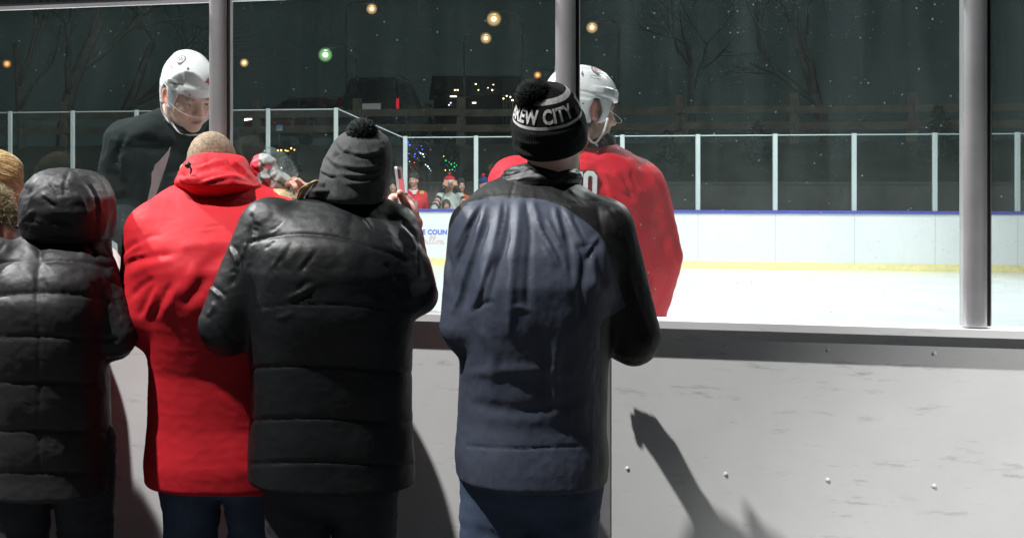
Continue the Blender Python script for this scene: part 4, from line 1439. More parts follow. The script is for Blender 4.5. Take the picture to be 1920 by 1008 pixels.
# ================================================================== the two players on the ice
def helmet(root, c, R, s, badge, marks=()):
    zc_y = [-.16, -.05, .024, .040, .052, .062, .16]
    zc_z = [-.050, -.050, -.045, -.036, -.006, .036, .040]
    out0 = U(.02, ell((0, -.018, .045), (.101, .131, .105)), ell((0, -.02, .085), (.070, .110, .066)))
    inn0 = U(.02, ell((0, -.018, .040), (.091, .121, .098)), ell((0, -.02, .08), (.060, .10, .062)))

    def drop(q):      # the shell hangs nearly straight down below the temples
        return np.stack([q[:, 0], q[:, 1], np.where(q[:, 2] < .04, .04 + (q[:, 2] - .04) * .42, q[:, 2])], 1)

    def out(q):
        return out0(drop(q))

    def inn(q):
        return inn0(drop(q))

    def f(p):
        q = ((p - c) @ R) / s
        r = smax(out(q), -inn(q), .004)
        zc = np.interp(q[:, 1], zc_y, zc_z)
        r = smax(r, zc - q[:, 2], .006)
        x = np.abs(q[:, 0])
        k = np.maximum(np.abs(q[:, 1] + .008) * .9 + np.abs(q[:, 2] + .004) * .42, np.abs(q[:, 1] + .008)) - .027
        hole = np.maximum(np.maximum(k, np.abs(q[:, 2] + .006) - .043), .06 - x)
        r = smax(r, -hole, .004)
        return r * s

    def shape(v, n):
        q = ((v - c) @ R) / s
        x, y, z = np.abs(q[:, 0]), q[:, 1], q[:, 2]
        o = np.clip(out(q) / -.004 + 1, 0, 1)
        d = np.zeros(len(v))
        ramp = lambda t, w: np.clip(t / w + .5, 0, 1)
        d += .0030 * ramp(.052 - x + (y * .12), .008) * ramp(z - .06, .01)           # raised crown
        d += .0040 * ramp(.078 - z, .006) * ramp(z - .050 + y * .1, .006) * ramp(y + .03, .02)  # brow band
        d -= .0030 * np.exp(-((z - .047 + y * .10) / .0035) ** 2) * (y > -.1)
        d += .0035 * ramp(.03 - z, .006) * ramp(-y - .03, .02)                       # occipital shell
        d -= .0035 * (ramp(y - .015, .006) * ramp(.062 - y, .006) * ramp(z - .057, .004) * ramp(.072 - z, .004)) * (x > .05)
        return d * o * s
    h = solid('helmet', f, np.asarray(c) - .2, np.asarray(c) + .2, .0042, M_HELMET, root, [shape])
    fo = lambda p: out(((p - c) @ R) / s) * s - .0045 * s
    W = lambda x, y, z: np.asarray(c) + R @ (np.array([x, y, z]) * s)
    D = lambda x, y, z: R @ np.array([x, y, z])

    def dec(name, mesh2, x, y, z, nrm_, upl, m, off=.0008):
        n = D(*nrm_)
        n = nrm(n)
        u = D(*upl)
        u = nrm(u - n * (u @ n))
        r = np.cross(u, n)
        decal(name, (mesh2[0] * s, mesh2[1]), fo, W(x, y, z) + n * .02, r, u, m, h, off, 0.0, d=-n)
    # crest: white disc, dark ring with a light band of letters, red device
    x, y, z, nv, uv = badge
    dec('crest', disc_mesh(.0005, .0215), x, y, z, nv, uv, M_WHITECLOTH, .0006)
    dec('crest', disc_mesh(.0135, .0205), x, y, z, nv, uv, M_BLACKINK, .0010)
    for a in range(0, 360, 24):
        t = rad(a)
        v2, fa = disc_mesh(.0003, .0013, 8, 1)
        dec('crest_letter', (v2 * [1.0, 1.6] @ np.array([[math.cos(t), math.sin(t)], [-math.sin(t), math.cos(t)]]) + [-.017 * math.sin(t), .017 * math.cos(t)], fa), x, y, z, nv, uv, M_WHITECLOTH, .0014)
    dev = [(-.009, -.006), (-.004, -.010), (.002, -.007), (.008, -.010), (.0095, -.003), (.006, .001), (.0095, .006), (.004, .010), (-.001, .007), (-.006, .0095), (-.0095, .004), (-.005, 0)]
    dec('crest_device', poly_mesh(dev), x, y, z, nv, uv, M_REDINK, .0010)
    dec('crest_device', poly_mesh([(-.003, -.003), (.003, -.002), (.001, .003), (-.002, .002)]), x, y, z, nv, uv, M_WHITECLOTH, .0014)
    for (nm, mesh2, x, y, z, nv, uv, m) in marks:
        dec(nm, mesh2, x, y, z, nv, uv, m)
    vent = poly_mesh([(-.016, -.002), (-.012, -.0035), (.016, -.001), (.012, .003)], 2)
    for sd in (-1, 1):
        dec('vent', poly_mesh([(-.006, -.005), (.006, -.003), (.001, .008)]), sd * .045, .05, .135, (sd * .5, .4, .8), (0, -1, .5), M_VENT)
        dec('vent', poly_mesh([(-.003, -.010), (.003, -.012), (.0015, .012)]), sd * .07, -.06, .12, (sd * .8, -.5, .6), (0, 0, 1), M_VENT)
        dec('vent', vent, sd * .09, .045, .072, (sd, .55, .12), (0, 0, 1), M_VENT)
        dec('vent', vent, sd * .08, .075, .082, (sd, 1.1, .3), (0, 0, 1), M_VENT)
        dec('vent', (vent[0] * [1.5, .7], vent[1]), sd * .085, -.02, .115, (sd, 0, .8), (0, 0, 1), M_VENT)
        dec('rivet', disc_mesh(.0004, .003, 12, 1), sd * .1, -.062, .012, (sd, -.35, 0), (0, 0, 1), M_GASKET)
        dec('rivet', disc_mesh(.0004, .003, 12, 1), sd * .05, .115, .052, (sd * .4, 1, .1), (0, 0, 1), M_GASKET)
    # visor: a clear curved shield with a bright lower edge
    nu, nv_ = 40, 10
    vs, fs = [], []
    for lay in (0, 1):
        for j in range(nv_ + 1):
            for i in range(nu + 1):
                a = rad(-74 + 148 * i / nu)
                low = -.026 + .030 * (abs(a) / rad(74)) ** 2.2
                zz = .050 + (low - .050) * j / nv_
                k = 1.0 + .035 * j / nv_ - lay * .018
                vs.append(W(.104 * math.sin(a) * k, -.010 + .143 * math.cos(a) * k, zz))
    m_ = (nu + 1) * (nv_ + 1)
    for lay in (0, 1):
        for j in range(nv_):
            for i in range(nu):
                q = [lay * m_ + j * (nu + 1) + i, lay * m_ + j * (nu + 1) + i + 1, lay * m_ + (j + 1) * (nu + 1) + i + 1, lay * m_ + (j + 1) * (nu + 1) + i]
                fs.append(tuple(q if lay else q[::-1]))
    vi = link('visor', vs, fs, M_VISOR, h, True)
    MB().tube([vs[nv_ * (nu + 1) + i] for i in range(nu + 1)], .0010 * s, 6).build('visor_edge', M_STRAP, h, True)
    st = MB()
    for sd in (-1, 1):
        st.tube(crv([W(sd * .092, -.046, -.040), W(sd * .086, -.034, -.080), W(sd * .072, -.004, -.108), W(sd * .060, .02, -.112)], 5), .0042 * s, 8)
        st.tube(crv([W(sd * .096, .040, -.025), W(sd * .088, .034, -.07), W(sd * .074, .024, -.100), W(sd * .060, .02, -.114)], 5), .0040 * s, 8)
        st.tube(crv([W(sd * .060, .02, -.113), W(sd * .044, .055, -.130), W(sd * .018, .082, -.128), W(0, .086, -.126)], 5), .0034 * s, 8)
    st.build('chin_strap', M_STRAP, h, True)
    return h, W


# ---- left player, leaning over to sign, black practice jersey
dH = 4.17
cH = P(355, 177, dH)
RH = frame_mat(149, -30, 5)
sH = 1.02
pH = thing('person', (float(P(320, 0, 4.36)[0]), 4.36, .13), 'smiling hockey player in white helmet and black practice jersey looking down', 'person', 'hockey players')
dT = 4.34
chest = sil(dT, [(203, 298, 362, .075, -.02), (212, 268, 388, .10, -.01), (224, 245, 404, .125, 0), (240, 226, 416, .145, 0), (260, 216, 424, .16, 0), (300, 214, 428, .17, 0), (360, 216, 430, .17, .02), (440, 220, 428, .165, .04), (560, 222, 424, .165, .05), (700, 225, 420, .165, .05)], 2.3)
aHL = chain([P(238, 268, dT), P(214, 400, dT - .02), P(275, 455, dT - .24)], [.088, .080, .058])
aHR = chain([P(408, 268, dT), P(424, 390, dT - .02), P(360, 455, dT - .24)], [.080, .075, .056])
oH, sH2 = (180, 70), 4.58
qH = folds([([(250, 820), (235, 870), (215, 910), (180, 960)], 3.4, -14), ([(120, 860), (150, 880), (200, 890)], 3, 6), ([(270, 930), (400, 950), (520, 955), (640, 930)], 3.6, -10), ([(260, 900), (400, 915), (560, 920)], 4, 6),
             ([(520, 830), (560, 880), (610, 930)], 4, -10), ([(600, 780), (640, 860), (720, 930)], 3, 7), ([(430, 650), (520, 700), (610, 760), (690, 800)], 2, -4, 0), ([(190, 960), (180, 1020), (190, 1120)], 5, -12), ([(230, 990), (220, 1100), (240, 1250)], 6, 9),
             ([(110, 850), (80, 930), (60, 1020)], 2, -4, 0), ([(90, 1150), (150, 1180), (210, 1170)], 5, -9), ([(80, 1300), (160, 1330), (260, 1290)], 6, 10), ([(80, 1400), (180, 1420), (300, 1370)], 6, -11)], oH, sH2)
solid('jersey', U(.04, chest, aHL, aHR), *BX(150, 190, 480, 720, 3.98, 4.6), .0085, M_BLKJERSEY, pH, [qH, crinkle(.004, 8, 3), ridged(.003, 14, 9)])
body_mesh(pH, U(.015, xf(HEAD, cH, RH, sH), chain([cH + RH @ np.array([0, -.03, -.05]) * sH, P(326, 226, 4.33), P(322, 300, dT), P(238, 290, dT), P(220, 398, dT - .02), P(282, 458, dT - .28)], [.058, .068, .07, .05, .045, .03]), chain([P(322, 300, dT), P(404, 290, dT), P(420, 388, dT - .02), P(352, 458, dT - .28)], [.07, .05, .045, .03]),
                hand_sdf(P(282, 458, dT - .28), P(300, 470, dT - .35), (.2, -.3, -.9), 40, P(306, 458, dT - .34)), hand_sdf(P(352, 458, dT - .28), P(336, 470, dT - .35), (-.2, -.3, -.9), 40, P(330, 458, dT - .34))),
          *BX(240, 80, 450, 490, 3.9, 4.5), .0036,
          face_paint(cH, RH, sH, tone=(.72, .47, .37), stubble=.18, hair=(.10, .06, .035), hairline=lambda q: np.clip((q[:, 2] - .02) / .01, 0, 1) * np.clip((.03 - q[:, 1]) / .02, 0, 1) * (np.abs(q[:, 0]) < .079), lids=.55, gaze=(0, -.003)))
num4 = text_mesh('4', .034, .04, 2)
helmet(pH, cH, RH, .945, (.055, -.005, .15, (.55, .18, .85), (.0, -.8, .6)), marks=[('number', num4, -.022, .108, .104, (-.18, 1, .55), (0, -.3, 1), M_REDINK)])
nb = MB()
nb.tube(crv([P(296, 208, 4.30), P(308, 222, 4.24), P(330, 243, 4.19), P(352, 252, 4.17), P(372, 246, 4.19), P(384, 232, 4.25)], 5), .011, 10)
nb.build('neckband', M_BLKJERSEY, pH, True)
legs(pH, .98, float(P(320, 0, 4.4)[0]), 4.42, .13, .26, M_BLKJERSEY, M_BOOTS, .12)
gs = thing('plastic_sheet', tuple(P(296, 330, 4.06)), 'narrow grey plastic sleeve held upright against the black jersey', 'sheet')
v2 = [P(x, y, 4.06 + (y - 330) * .0006 + (x - 296) * .001) for x, y in [(318, 277), (315, 283), (300, 300), (290, 309), (288, 318), (284, 324), (284, 342), (276, 378), (291, 368), (301, 339), (310, 312), (317, 290)]]
k = len(v2)
MB().add(v2 + [p + [0.0005, .002, 0] for p in v2], [tuple(range(k))[::-1], tuple(range(k, 2 * k))] + [(i, (i + 1) % k, k + (i + 1) % k, k + i) for i in range(k)]).build('sleeve', M_GREYSHEET, gs)
MB().tube([P(319, 277, 4.055), P(318, 290, 4.058), P(311, 313, 4.06), P(302, 340, 4.066), P(292, 369, 4.075)], .0016, 6).build('edge', M_PLASTIC, gs, True)

# ---- right player, red jersey, seen from behind
dR = 4.05
cR = P(1095, 208, dR)
RR = frame_mat(73, -6, 0)
sR = 1.04
pR = thing('person', (float(P(1090, 0, 4.12)[0]), 4.12, .13), 'bearded hockey player in white helmet and red jersey turned away in profile', 'person', 'hockey players')
dS = 4.12
tor = sil(dS, [(262, 1072, 1132, .075, .0), (271, 1045, 1150, .10, 0), (282, 1012, 1172, .125, 0), (298, 985, 1190, .15, 0), (320, 965, 1205, .17, 0), (360, 952, 1216, .18, 0), (420, 946, 1222, .18, 0), (500, 946, 1222, .175, 0), (620, 950, 1216, .17, 0), (720, 955, 1210, .165, 0)], 2.4)
aRL = chain([P(968, 345, dS), P(935, 470, dS), P(960, 590, dS + .12)], [.098, .085, .06])
aRR = chain([P(1196, 352, dS), P(1232, 480, dS), P(1215, 600, dS + .12)], [.098, .085, .06])
fR = U(.04, tor, aRL, aRR)
qR = folds([([(840, 60), (930, 70), (1000, 130)], 2, -4, 0), ([(930, 90), (950, 160), (990, 220), (1000, 310)], 5, -12), ([(980, 130), (1000, 190), (1010, 260)], 4, 8), ([(1040, 240), (1090, 258), (1140, 262)], 3, -7), ([(1030, 130), (1080, 180), (1130, 250)], 6, 7),
             ([(1100, 160), (1120, 220), (1150, 300)], 4, -6), ([(1060, 290), (1080, 400), (1130, 500)], 6, -10), ([(900, 250), (960, 300), (1010, 330)], 4, -7), ([(300, 200), (340, 160), (380, 130)], 4, -6), ([(330, 210), (390, 150), (440, 120)], 4, 6), ([(1150, 120), (1160, 180), (1190, 240)], 4, -5)], oD, sD)
solid('jersey', fR, *BX(880, 250, 1300, 740, 3.8, 4.45), .0085, M_JERSEY, pR, [qR, crinkle(.0035, 9, 23), ridged(.0025, 15, 19)])


def block(shape, grow):
    """block capitals of the name on the back, drawn as strokes: outline (dark) and face (white)"""
    w, h, k = .046, .092, .0085 + grow
    if shape == 'T':
        return [[(-w / 2 - grow, h / 2 + grow), (-w / 2 - grow, h / 2 - .017 - grow), (-k, h / 2 - .017 - grow), (-k, -h / 2 - grow), (k, -h / 2 - grow), (k, h / 2 - .017 - grow), (w / 2 + grow, h / 2 - .017 - grow), (w / 2 + grow, h / 2 + grow)]]
    def octo(a, b, c):
        return [(-a + c, b), (-a, b - c), (-a, -b + c), (-a + c, -b), (a - c, -b), (a, -b + c), (a, b - c), (a - c, b)]
    o, n = octo(w / 2 + grow, h / 2 + grow, .013), octo(w / 2 - .0155 - grow, h / 2 - .0155 - grow, .005)
    return [[o[i], o[(i + 1) % 8], n[(i + 1) % 8], n[i]] for i in range(8)]


jR = [o for o in COL.objects if o.parent == pR and o.name.startswith('jersey')][0]
for (ch, px_) in (('T', 1078), ('O', 1105)):
    for (grow, mm, off) in ((.0045, M_NAVYCLOTH, .0050), (.0, M_WHITECLOTH, .0064)):
        vv, ff = [], []
        for poly in block(ch, grow):
            a, b = poly_mesh(poly, 2)
            ff += [tuple(x + len(vv) for x in q) for q in b]
            vv += [tuple(x) for x in a]
        decal('lettering', (np.array(vv), ff), fR, P(px_, 347, 3.95), (1, 0, -.10), (.05, 0, 1), mm, jR, off, .3, d=(0, 1, 0))
body_mesh(pR, U(.015, xf(HEAD, cR, RR, sR), chain([cR + RR @ np.array([0, -.03, -.05]) * sR, P(1102, 280, dS)], [.06, .068])), cR - [.2, .22, .32], cR + [.2, .24, .2], .0036,
          face_paint(cR, RR, sR, tone=(.57, .35, .27), beard=(.28, .17, .10), hair=(.07, .045, .03), hairline=lambda q: np.clip((.015 - q[:, 1]) / .02, 0, 1) * np.clip((q[:, 2] + .075) / .02, 0, 1) * (np.abs(q[:, 0]) < .0795)))
num35 = text_mesh('35', .042, .05, 2)
helmet(pR, cR, RR, .99, (.060, .000, .142, (.66, .06, .74), (-.45, -.2, .8)), marks=[('number', num35, .012, -.14, .055, (.1, -1, .12), (0, 0, 1), M_REDINK)])
nk = MB()
lathe('neck_guard', P(1104, 284, dS - .02), (.22, -.05, 1), smooth_prof([(-.03, .100), (.0, .097), (.035, .087), (.068, .080), (.073, .075), (.066, .072), (0, .075)], 24), M_FLEECE, pR, 60, flat=(.95, 1.05), disp=[crinkle(.004, 18, 3)])
rs = []
for k in range(150):
    a = rad(-75 + 150 * RNG.random())
    zz = -.072 - .045 * RNG.random()
    b0 = np.array([.052 * math.sin(a), .03 + .052 * math.cos(a), zz])
    rs.append([cR + RR @ b0 * sR, cR + RR @ (b0 * [1.08, 1.06, 1] + [0, .004, -.008]) * sR, cR + RR @ (b0 * [1.12, 1.08, 1] + [.003 * RNG.normal(), .006, -.018 - .008 * RNG.random()]) * sR])
strands('beard', rs, mat('brown_beard', (.30, .19, .11), .5, var=.35, vscale=150), pR, .0012, 4)
legs(pR, .98, float(P(1085, 0, 4.12)[0]), 4.16, .13, .26, M_BLKJERSEY, M_BOOTS, .12)
# ================================================================== the rink
ZI = 0.13                                    # ice level
NA = rad(14)
NU = np.array([math.cos(NA), -math.sin(NA), 0])   # along the near boards
NN = np.array([math.sin(NA), math.cos(NA), 0])    # towards the ice
NO = np.array([-.335, 3.9, 0])
FA = rad(10.2)
FU = np.array([math.cos(FA), -math.sin(FA), 0])
FN = np.array([math.sin(FA), math.cos(FA), 0])
FO = np.array([.01364 * 20.6, 20.6, 0])
FS = 1.22
Z = np.array([0, 0, 1.0])


def near(s, t, z):
    return NO + NU * s + NN * t + Z * z


def far(s, t, z):
    return FO + FU * s + FN * t + Z * z


NEAR_TOP = 1.195
GL_N = glass('near_glass', (.93, .955, .95), dust=.007, streak=.008, specks=.45)
GL_N2 = glass('near_glass_dusty', (.93, .955, .955), dust=.013, streak=.022, specks=.6, off=(3.1, 0, 0))
GL_F = glass('far_glass', (.97, .985, .98), dust=.008, streak=.008, specks=0)
def scuffed(name, col):
    m = mat(name, col, .42, .12, 30, .07, 2.5)
    nt = m.node_tree
    L = nt.links.new
    b = [n for n in nt.nodes if n.type == 'BSDF_PRINCIPLED'][0]
    src = b.inputs['Base Color'].links[0].from_socket
    tc = nt.nodes.new('ShaderNodeTexCoord')
    mp = nt.nodes.new('ShaderNodeMapping')
    mp.inputs['Scale'].default_value = (1.6, 1.6, 9)
    mp.inputs['Rotation'].default_value = (.2, .12, 0)
    L(tc.outputs['Object'], mp.inputs[0])
    nz = N(nt, 'ShaderNodeTexNoise', Scale=3.2, Detail=9.0, Roughness=.72)
    L(mp.outputs[0], nz.inputs['Vector'])
    mr = N(nt, 'ShaderNodeMapRange')
    mr.inputs['From Min'].default_value = .58
    mr.inputs['From Max'].default_value = .72
    mr.inputs['To Max'].default_value = .55
    L(nz.outputs['Fac'], mr.inputs['Value'])
    mx = nt.nodes.new('ShaderNodeMix')
    mx.data_type = 'RGBA'
    L(mr.outputs[0], mx.inputs[0])
    L(src, mx.inputs[6])
    mx.inputs[7].default_value = (.22, .22, .23, 1)
    L(mx.outputs[2], b.inputs['Base Color'])
    return m


M_NEARBOARD = scuffed('scuffed_white_board', (.74, .75, .75))
nb_ = thing('rink_barrier', tuple(near(0, 0, 0)), 'near white rink boards with tall glass panes between aluminium posts', 'rink boards')
post_s = [-2.28, -1.14, 0.0, 1.128, 2.27, 3.41]
for s in post_s:
    w = .031
    pr = [near(s, 0, 0) + NU * (w * math.sin(q)) + NN * (-.010 - .020 * math.cos(q)) for q in np.linspace(-math.pi / 2, math.pi / 2, 33)]
    pr += [near(s, 0, 0) + NU * a + NN * b for (a, b) in [(w, .026), (w - .005, .031), (-w + .005, .031), (-w, .026)]]
    po = MB().prism(pr, Z, NEAR_TOP + .004, 2.42).build('post', M_STEEL, nb_)
    MB().obox(near(s + w + .0045, .004, (NEAR_TOP + 2.40) / 2), NU, NN, Z, .0042, .014, (2.40 - NEAR_TOP) / 2 - .006).build('gasket', M_GASKET, po)
    MB().obox(near(s + w + .0105, .004, (NEAR_TOP + 2.40) / 2), NU, NN, Z, .0014, .012, (2.40 - NEAR_TOP) / 2 - .006).build('bead', M_STEEL, po)
for i in range(len(post_s) - 1):
    a, b = post_s[i] + .044, post_s[i + 1] - .033
    c, h = (a + b) / 2, (b - a) / 2
    pn = MB().obox(near(c, .004, (NEAR_TOP + 2.205) / 2), NU, NN, Z, h, .006, (2.205 - NEAR_TOP) / 2 - .006).build('glass_pane', GL_N2 if post_s[i] > 1 else GL_N, nb_)
    tr = MB()
    tr.obox(near(c, .004, 2.2130), NU, NN, Z, h, .0095, .0060, .003)
    tr.build('top_trim', M_STEEL, pn)
    MB().obox(near(c, .004, 2.2235), NU, NN, Z, h, .007, .0035).build('top_gasket', M_GASKET, pn)
s0, s1 = -2.6, 3.8
sc, sh = (s0 + s1) / 2, (s1 - s0) / 2
MB().obox(near(sc, .004, NEAR_TOP - .011), NU, NN, Z, sh, .055, .011, .006).build('cap_rail', M_NEARBOARD, nb_)
for i in range(5):
    a, b = s0 + .003 + i * 1.28, s0 - .003 + (i + 1) * 1.28
    pm = MB().obox(near((a + b) / 2, .004, (NEAR_TOP - .022 + .02) / 2), NU, NN, Z, (b - a) / 2, .018, (NEAR_TOP - .022 - .02) / 2 - .001)
    for q in range(5):
        for zz in (.34, .74, NEAR_TOP - .075):
            pm.ball(near(a + .07 + (b - a - .14) * q / 4, -.0142, zz), (.006, .004, .006), 10, 6)
    pm.build('board_panel', M_NEARBOARD, nb_)
    MB().obox(near(b + .003, -.0165, .60), NU, NN, Z, .022, .0022, .56, .002).build('joint_cover', M_STEEL, nb_)
MB().obox(near(sc, -.020, .145), NU, NN, Z, sh - .002, .005, .10).build('kick_plate', M_KICK, nb_)
MB().obox(near(sc, .028, .235), NU, NN, Z, sh - .002, .005, .10).build('kick_plate', M_KICK, nb_)

fb = thing('rink_barrier', tuple(far(0, 0, 0)), 'far white rink boards with blue cap rail, low glass and slim white posts', 'rink boards')
K0, K1 = -9, 15
BT = 1.10
GT_HI, GT_LO = 2.83, 2.325
for k in range(K0, K1):
    a, b = k * FS, (k + 1) * FS
    MB().obox(far((a + b) / 2, 0, (BT - .05 + ZI) / 2), FU, FN, Z, FS / 2 - .002, .02, (BT - .05 - ZI) / 2).build('board_panel', M_BOARD, fb)
    z0, z1 = (GT_HI, GT_HI) if k < 0 else ((GT_HI, GT_LO) if k == 0 else (GT_LO, GT_LO))
    a, b = a + .040, b - .040
    v = [far(s, t, z) for t in (-.006, .006) for (s, z) in ((a, BT + .003), (b, BT + .003), (b, z1), (a, z0))]
    pn = link('glass_pane', v, [(0, 3, 2, 1)[::-1], (4, 5, 6, 7)[::-1], (0, 1, 5, 4)[::-1], (1, 2, 6, 5)[::-1], (2, 3, 7, 6)[::-1], (3, 0, 4, 7)[::-1]], GL_F, fb, False)
    MB().tube([far(a, 0, z0 + .010), far(b, 0, z1 + .010)], .010, 6).build('pane_edge', M_WHITEPAINT, pn)
for k in range(K0, K1 + 1):
    zt = GT_HI + .035 if k <= 0 else GT_LO + .035
    MB().obox(far(k * FS, -.004, (BT + zt) / 2), FU, FN, Z, .037, .03, (zt - BT) / 2 - .002, .008).build('post', M_WHITEPAINT, fb)
fsc, fsh = (K0 + K1) / 2 * FS, (K1 - K0) / 2 * FS
MB().obox(far(fsc, 0, BT - .025), FU, FN, Z, fsh, .05, .024, .01).build('cap_rail', M_CAP, fb)
MB().obox(far(fsc, -.026, ZI + .055), FU, FN, Z, fsh, .005, .065).build('kick_plate', M_KICK, fb)
# lettering on the far board: the part of the sign that can be read
dl = 20.25
u0 = P(818, 436, dl)


def board_text(word, px, py, size, bold, m, spacing=1.05, wpx=None):
    v2, fa = text_mesh(word, size, bold, 0, spacing)
    if wpx:
        v2 = v2 * [wpx * dl / F / (v2[:, 0].max() - v2[:, 0].min()), 1]
    q = P(px, py, dl)
    s = (q - FO) @ FU / (1)
    # intersect the sight line with the board face
    d = nrm(q - [0, 0, CZ])
    o = np.array([0, 0, CZ])
    t = ((FO - FN * .0235 - o) @ FN) / (d @ FN)
    c = o + d * t
    v = c + v2[:, :1] * FU + v2[:, 1:2] * Z
    link('lettering', v, fa, m, fb, False)


board_text('E COUN', 815, 435.5, .115, .05, M_INKBLUE, 1.08, 46)
# the script line below it, drawn as pen strokes: 'altors'
script = MB()


def pen(pts):
    q = []
    for x, y in crv(pts, 6):
        p = P(x, y, dl)
        d = nrm(p - [0, 0, CZ])
        o = np.array([0, 0, CZ])
        t = ((FO - FN * .0235 - o) @ FN) / (d @ FN)
        q.append(o + d * t)
    script.tube(q, .0065, 5)


pen([(801, 451), (797, 449), (794, 453), (797, 457), (801, 452), (802, 457), (806, 453)])
pen([(803, 457), (809, 447), (810, 441), (806, 446), (806, 456), (810, 455)])
pen([(810, 456), (815, 447), (816, 441), (813, 448), (812, 456), (817, 454)])
pen([(809, 446), (819, 444)])
pen([(820, 451), (816, 454), (819, 457), (823, 453), (820, 450), (825, 451)])
pen([(825, 451), (827, 450), (826, 457), (831, 452)])
pen([(831, 449), (829, 453), (833, 456), (829, 458)])
script.build('script_lettering', M_INKPINK, fb)

# ---- ground and ice
M_GROUND = mat('dark_wet_asphalt', (.045, .046, .050), .85, .8, 9, .35, 1.5, bdist=.03)
M_SLOPE = mat('dark_turf', (.030, .036, .022), .95, .9, 14, .5, .6, bdist=.05)
M_ICE = mat('ice_sheet', (.72, .76, .77), .20, .25, 5, .10, 1.2, spec=.5, bdist=.004)


def sheet(name, rows, s0, s1, ns, m, rough=0.0, kind='structure', frame=far):
    T = np.array(rows, float)
    v, f = [], []
    ss = np.linspace(s0, s1, ns)
    for (t, z) in T:
        for s in ss:
            v.append(frame(s, t, z + rough * mnoise.noise((s * .4, t * .4, 3))))
    for i in range(len(T) - 1):
        for j in range(ns - 1):
            f.append((i * ns + j, i * ns + j + 1, (i + 1) * ns + j + 1, (i + 1) * ns + j))
    o = link(name, v, f, m, None, True)
    o['kind'] = kind
    return o


g = sheet('ground', [(-60, 0), (-30, 0), (-20, 0), (-10, 0), (0, 0), (2, 0), (4.6, 0)], -120, 120, 40, M_GROUND)
ic = MB()
ring = [near(-9, .024, 0), near(8, .024, 0), far(19, -.032, 0), far(-12, -.032, 0)]
ice = link('ice', [r * [1, 1, 0] + Z * ZI for r in ring] + [r * [1, 1, 0] + Z * .003 for r in ring], [(0, 1, 2, 3), (7, 6, 5, 4), (0, 4, 5, 1), (1, 5, 6, 2), (2, 6, 7, 3), (3, 7, 4, 0)], M_ICE, None, False)
ice['kind'] = 'structure'
tt = np.linspace(4.75, 8.0, 14)
em = [(t, 1.42 + (2.45 - 1.42) * ((t - 4.75) / 3.25) ** .8) for t in tt]
sheet('hill', em + [(10, 2.5), (14, 2.55), (22, 2.6), (40, 2.7), (120, 4), (500, 8), (1500, 20)], -160, 160, 160, M_SLOPE, .10)
wl = thing('retaining_wall', tuple(far(0, 4.62, 0)), 'low grey concrete retaining wall behind the far boards', 'wall')
M_CONC = mat('grey_concrete', (.085, .085, .078), .9, .5, 30, .25, 2.5)
MB().obox(far(2, 4.68, .74), FU, FN, Z, 45, .07, .76, .02).build('wall', M_CONC, wl)
MB().obox(far(2, 4.68, 1.53), FU, FN, Z, 45, .10, .028, .01).build('coping', M_CONC, wl)

# ---- timber rail fence on the edge of the car park
M_WOOD = mat('weathered_timber', (.075, .066, .048), .85, .6, 20, .35, 3, bdist=.006)
rf = thing('rail_fence', tuple(far(0, 8.0, 2.4)), 'weathered timber two-rail fence along the car park edge', 'fence')
for k in range(-7, 10):
    s = 1.72 + k * 2.52
    MB().obox(far(s, 8.0, 2.95), FU, FN, Z, .11, .08, .62, .02).build('post', M_WOOD, rf)
for k in range(-7, 9):
    s = 1.72 + (k + .5) * 2.52
    for z in (3.20, 2.83):
        MB().obox(far(s, 7.885, z + .012 * (k % 3 - 1)), FU, nrm(FN), Z, 1.255, .03, .085, .012).build('rail', M_WOOD, rf)

# ---- parked vehicles
M_CARBLK = mat('dark_car_paint', (.010, .012, .015), .22, var=.1, coat=.8)
M_CARRED = mat('maroon_car_paint', (.10, .012, .018), .25, var=.1, coat=.8)
M_CARGLASS = mat('dark_car_window', (.006, .008, .009), .05, var=0)
M_TAIL = emit('tail_light_red', (1.0, .03, .05), .55)
M_TAILD = mat('tail_lens', (.10, .008, .010), .2, var=.05)
M_PLATE = mat('pale_plate', (.62, .60, .62), .5, var=.1)
M_CHROME = mat('chrome', (.7, .7, .7), .15, metal=1)
M_HEAD = emit('head_lamp', (1, .93, .8), 14)


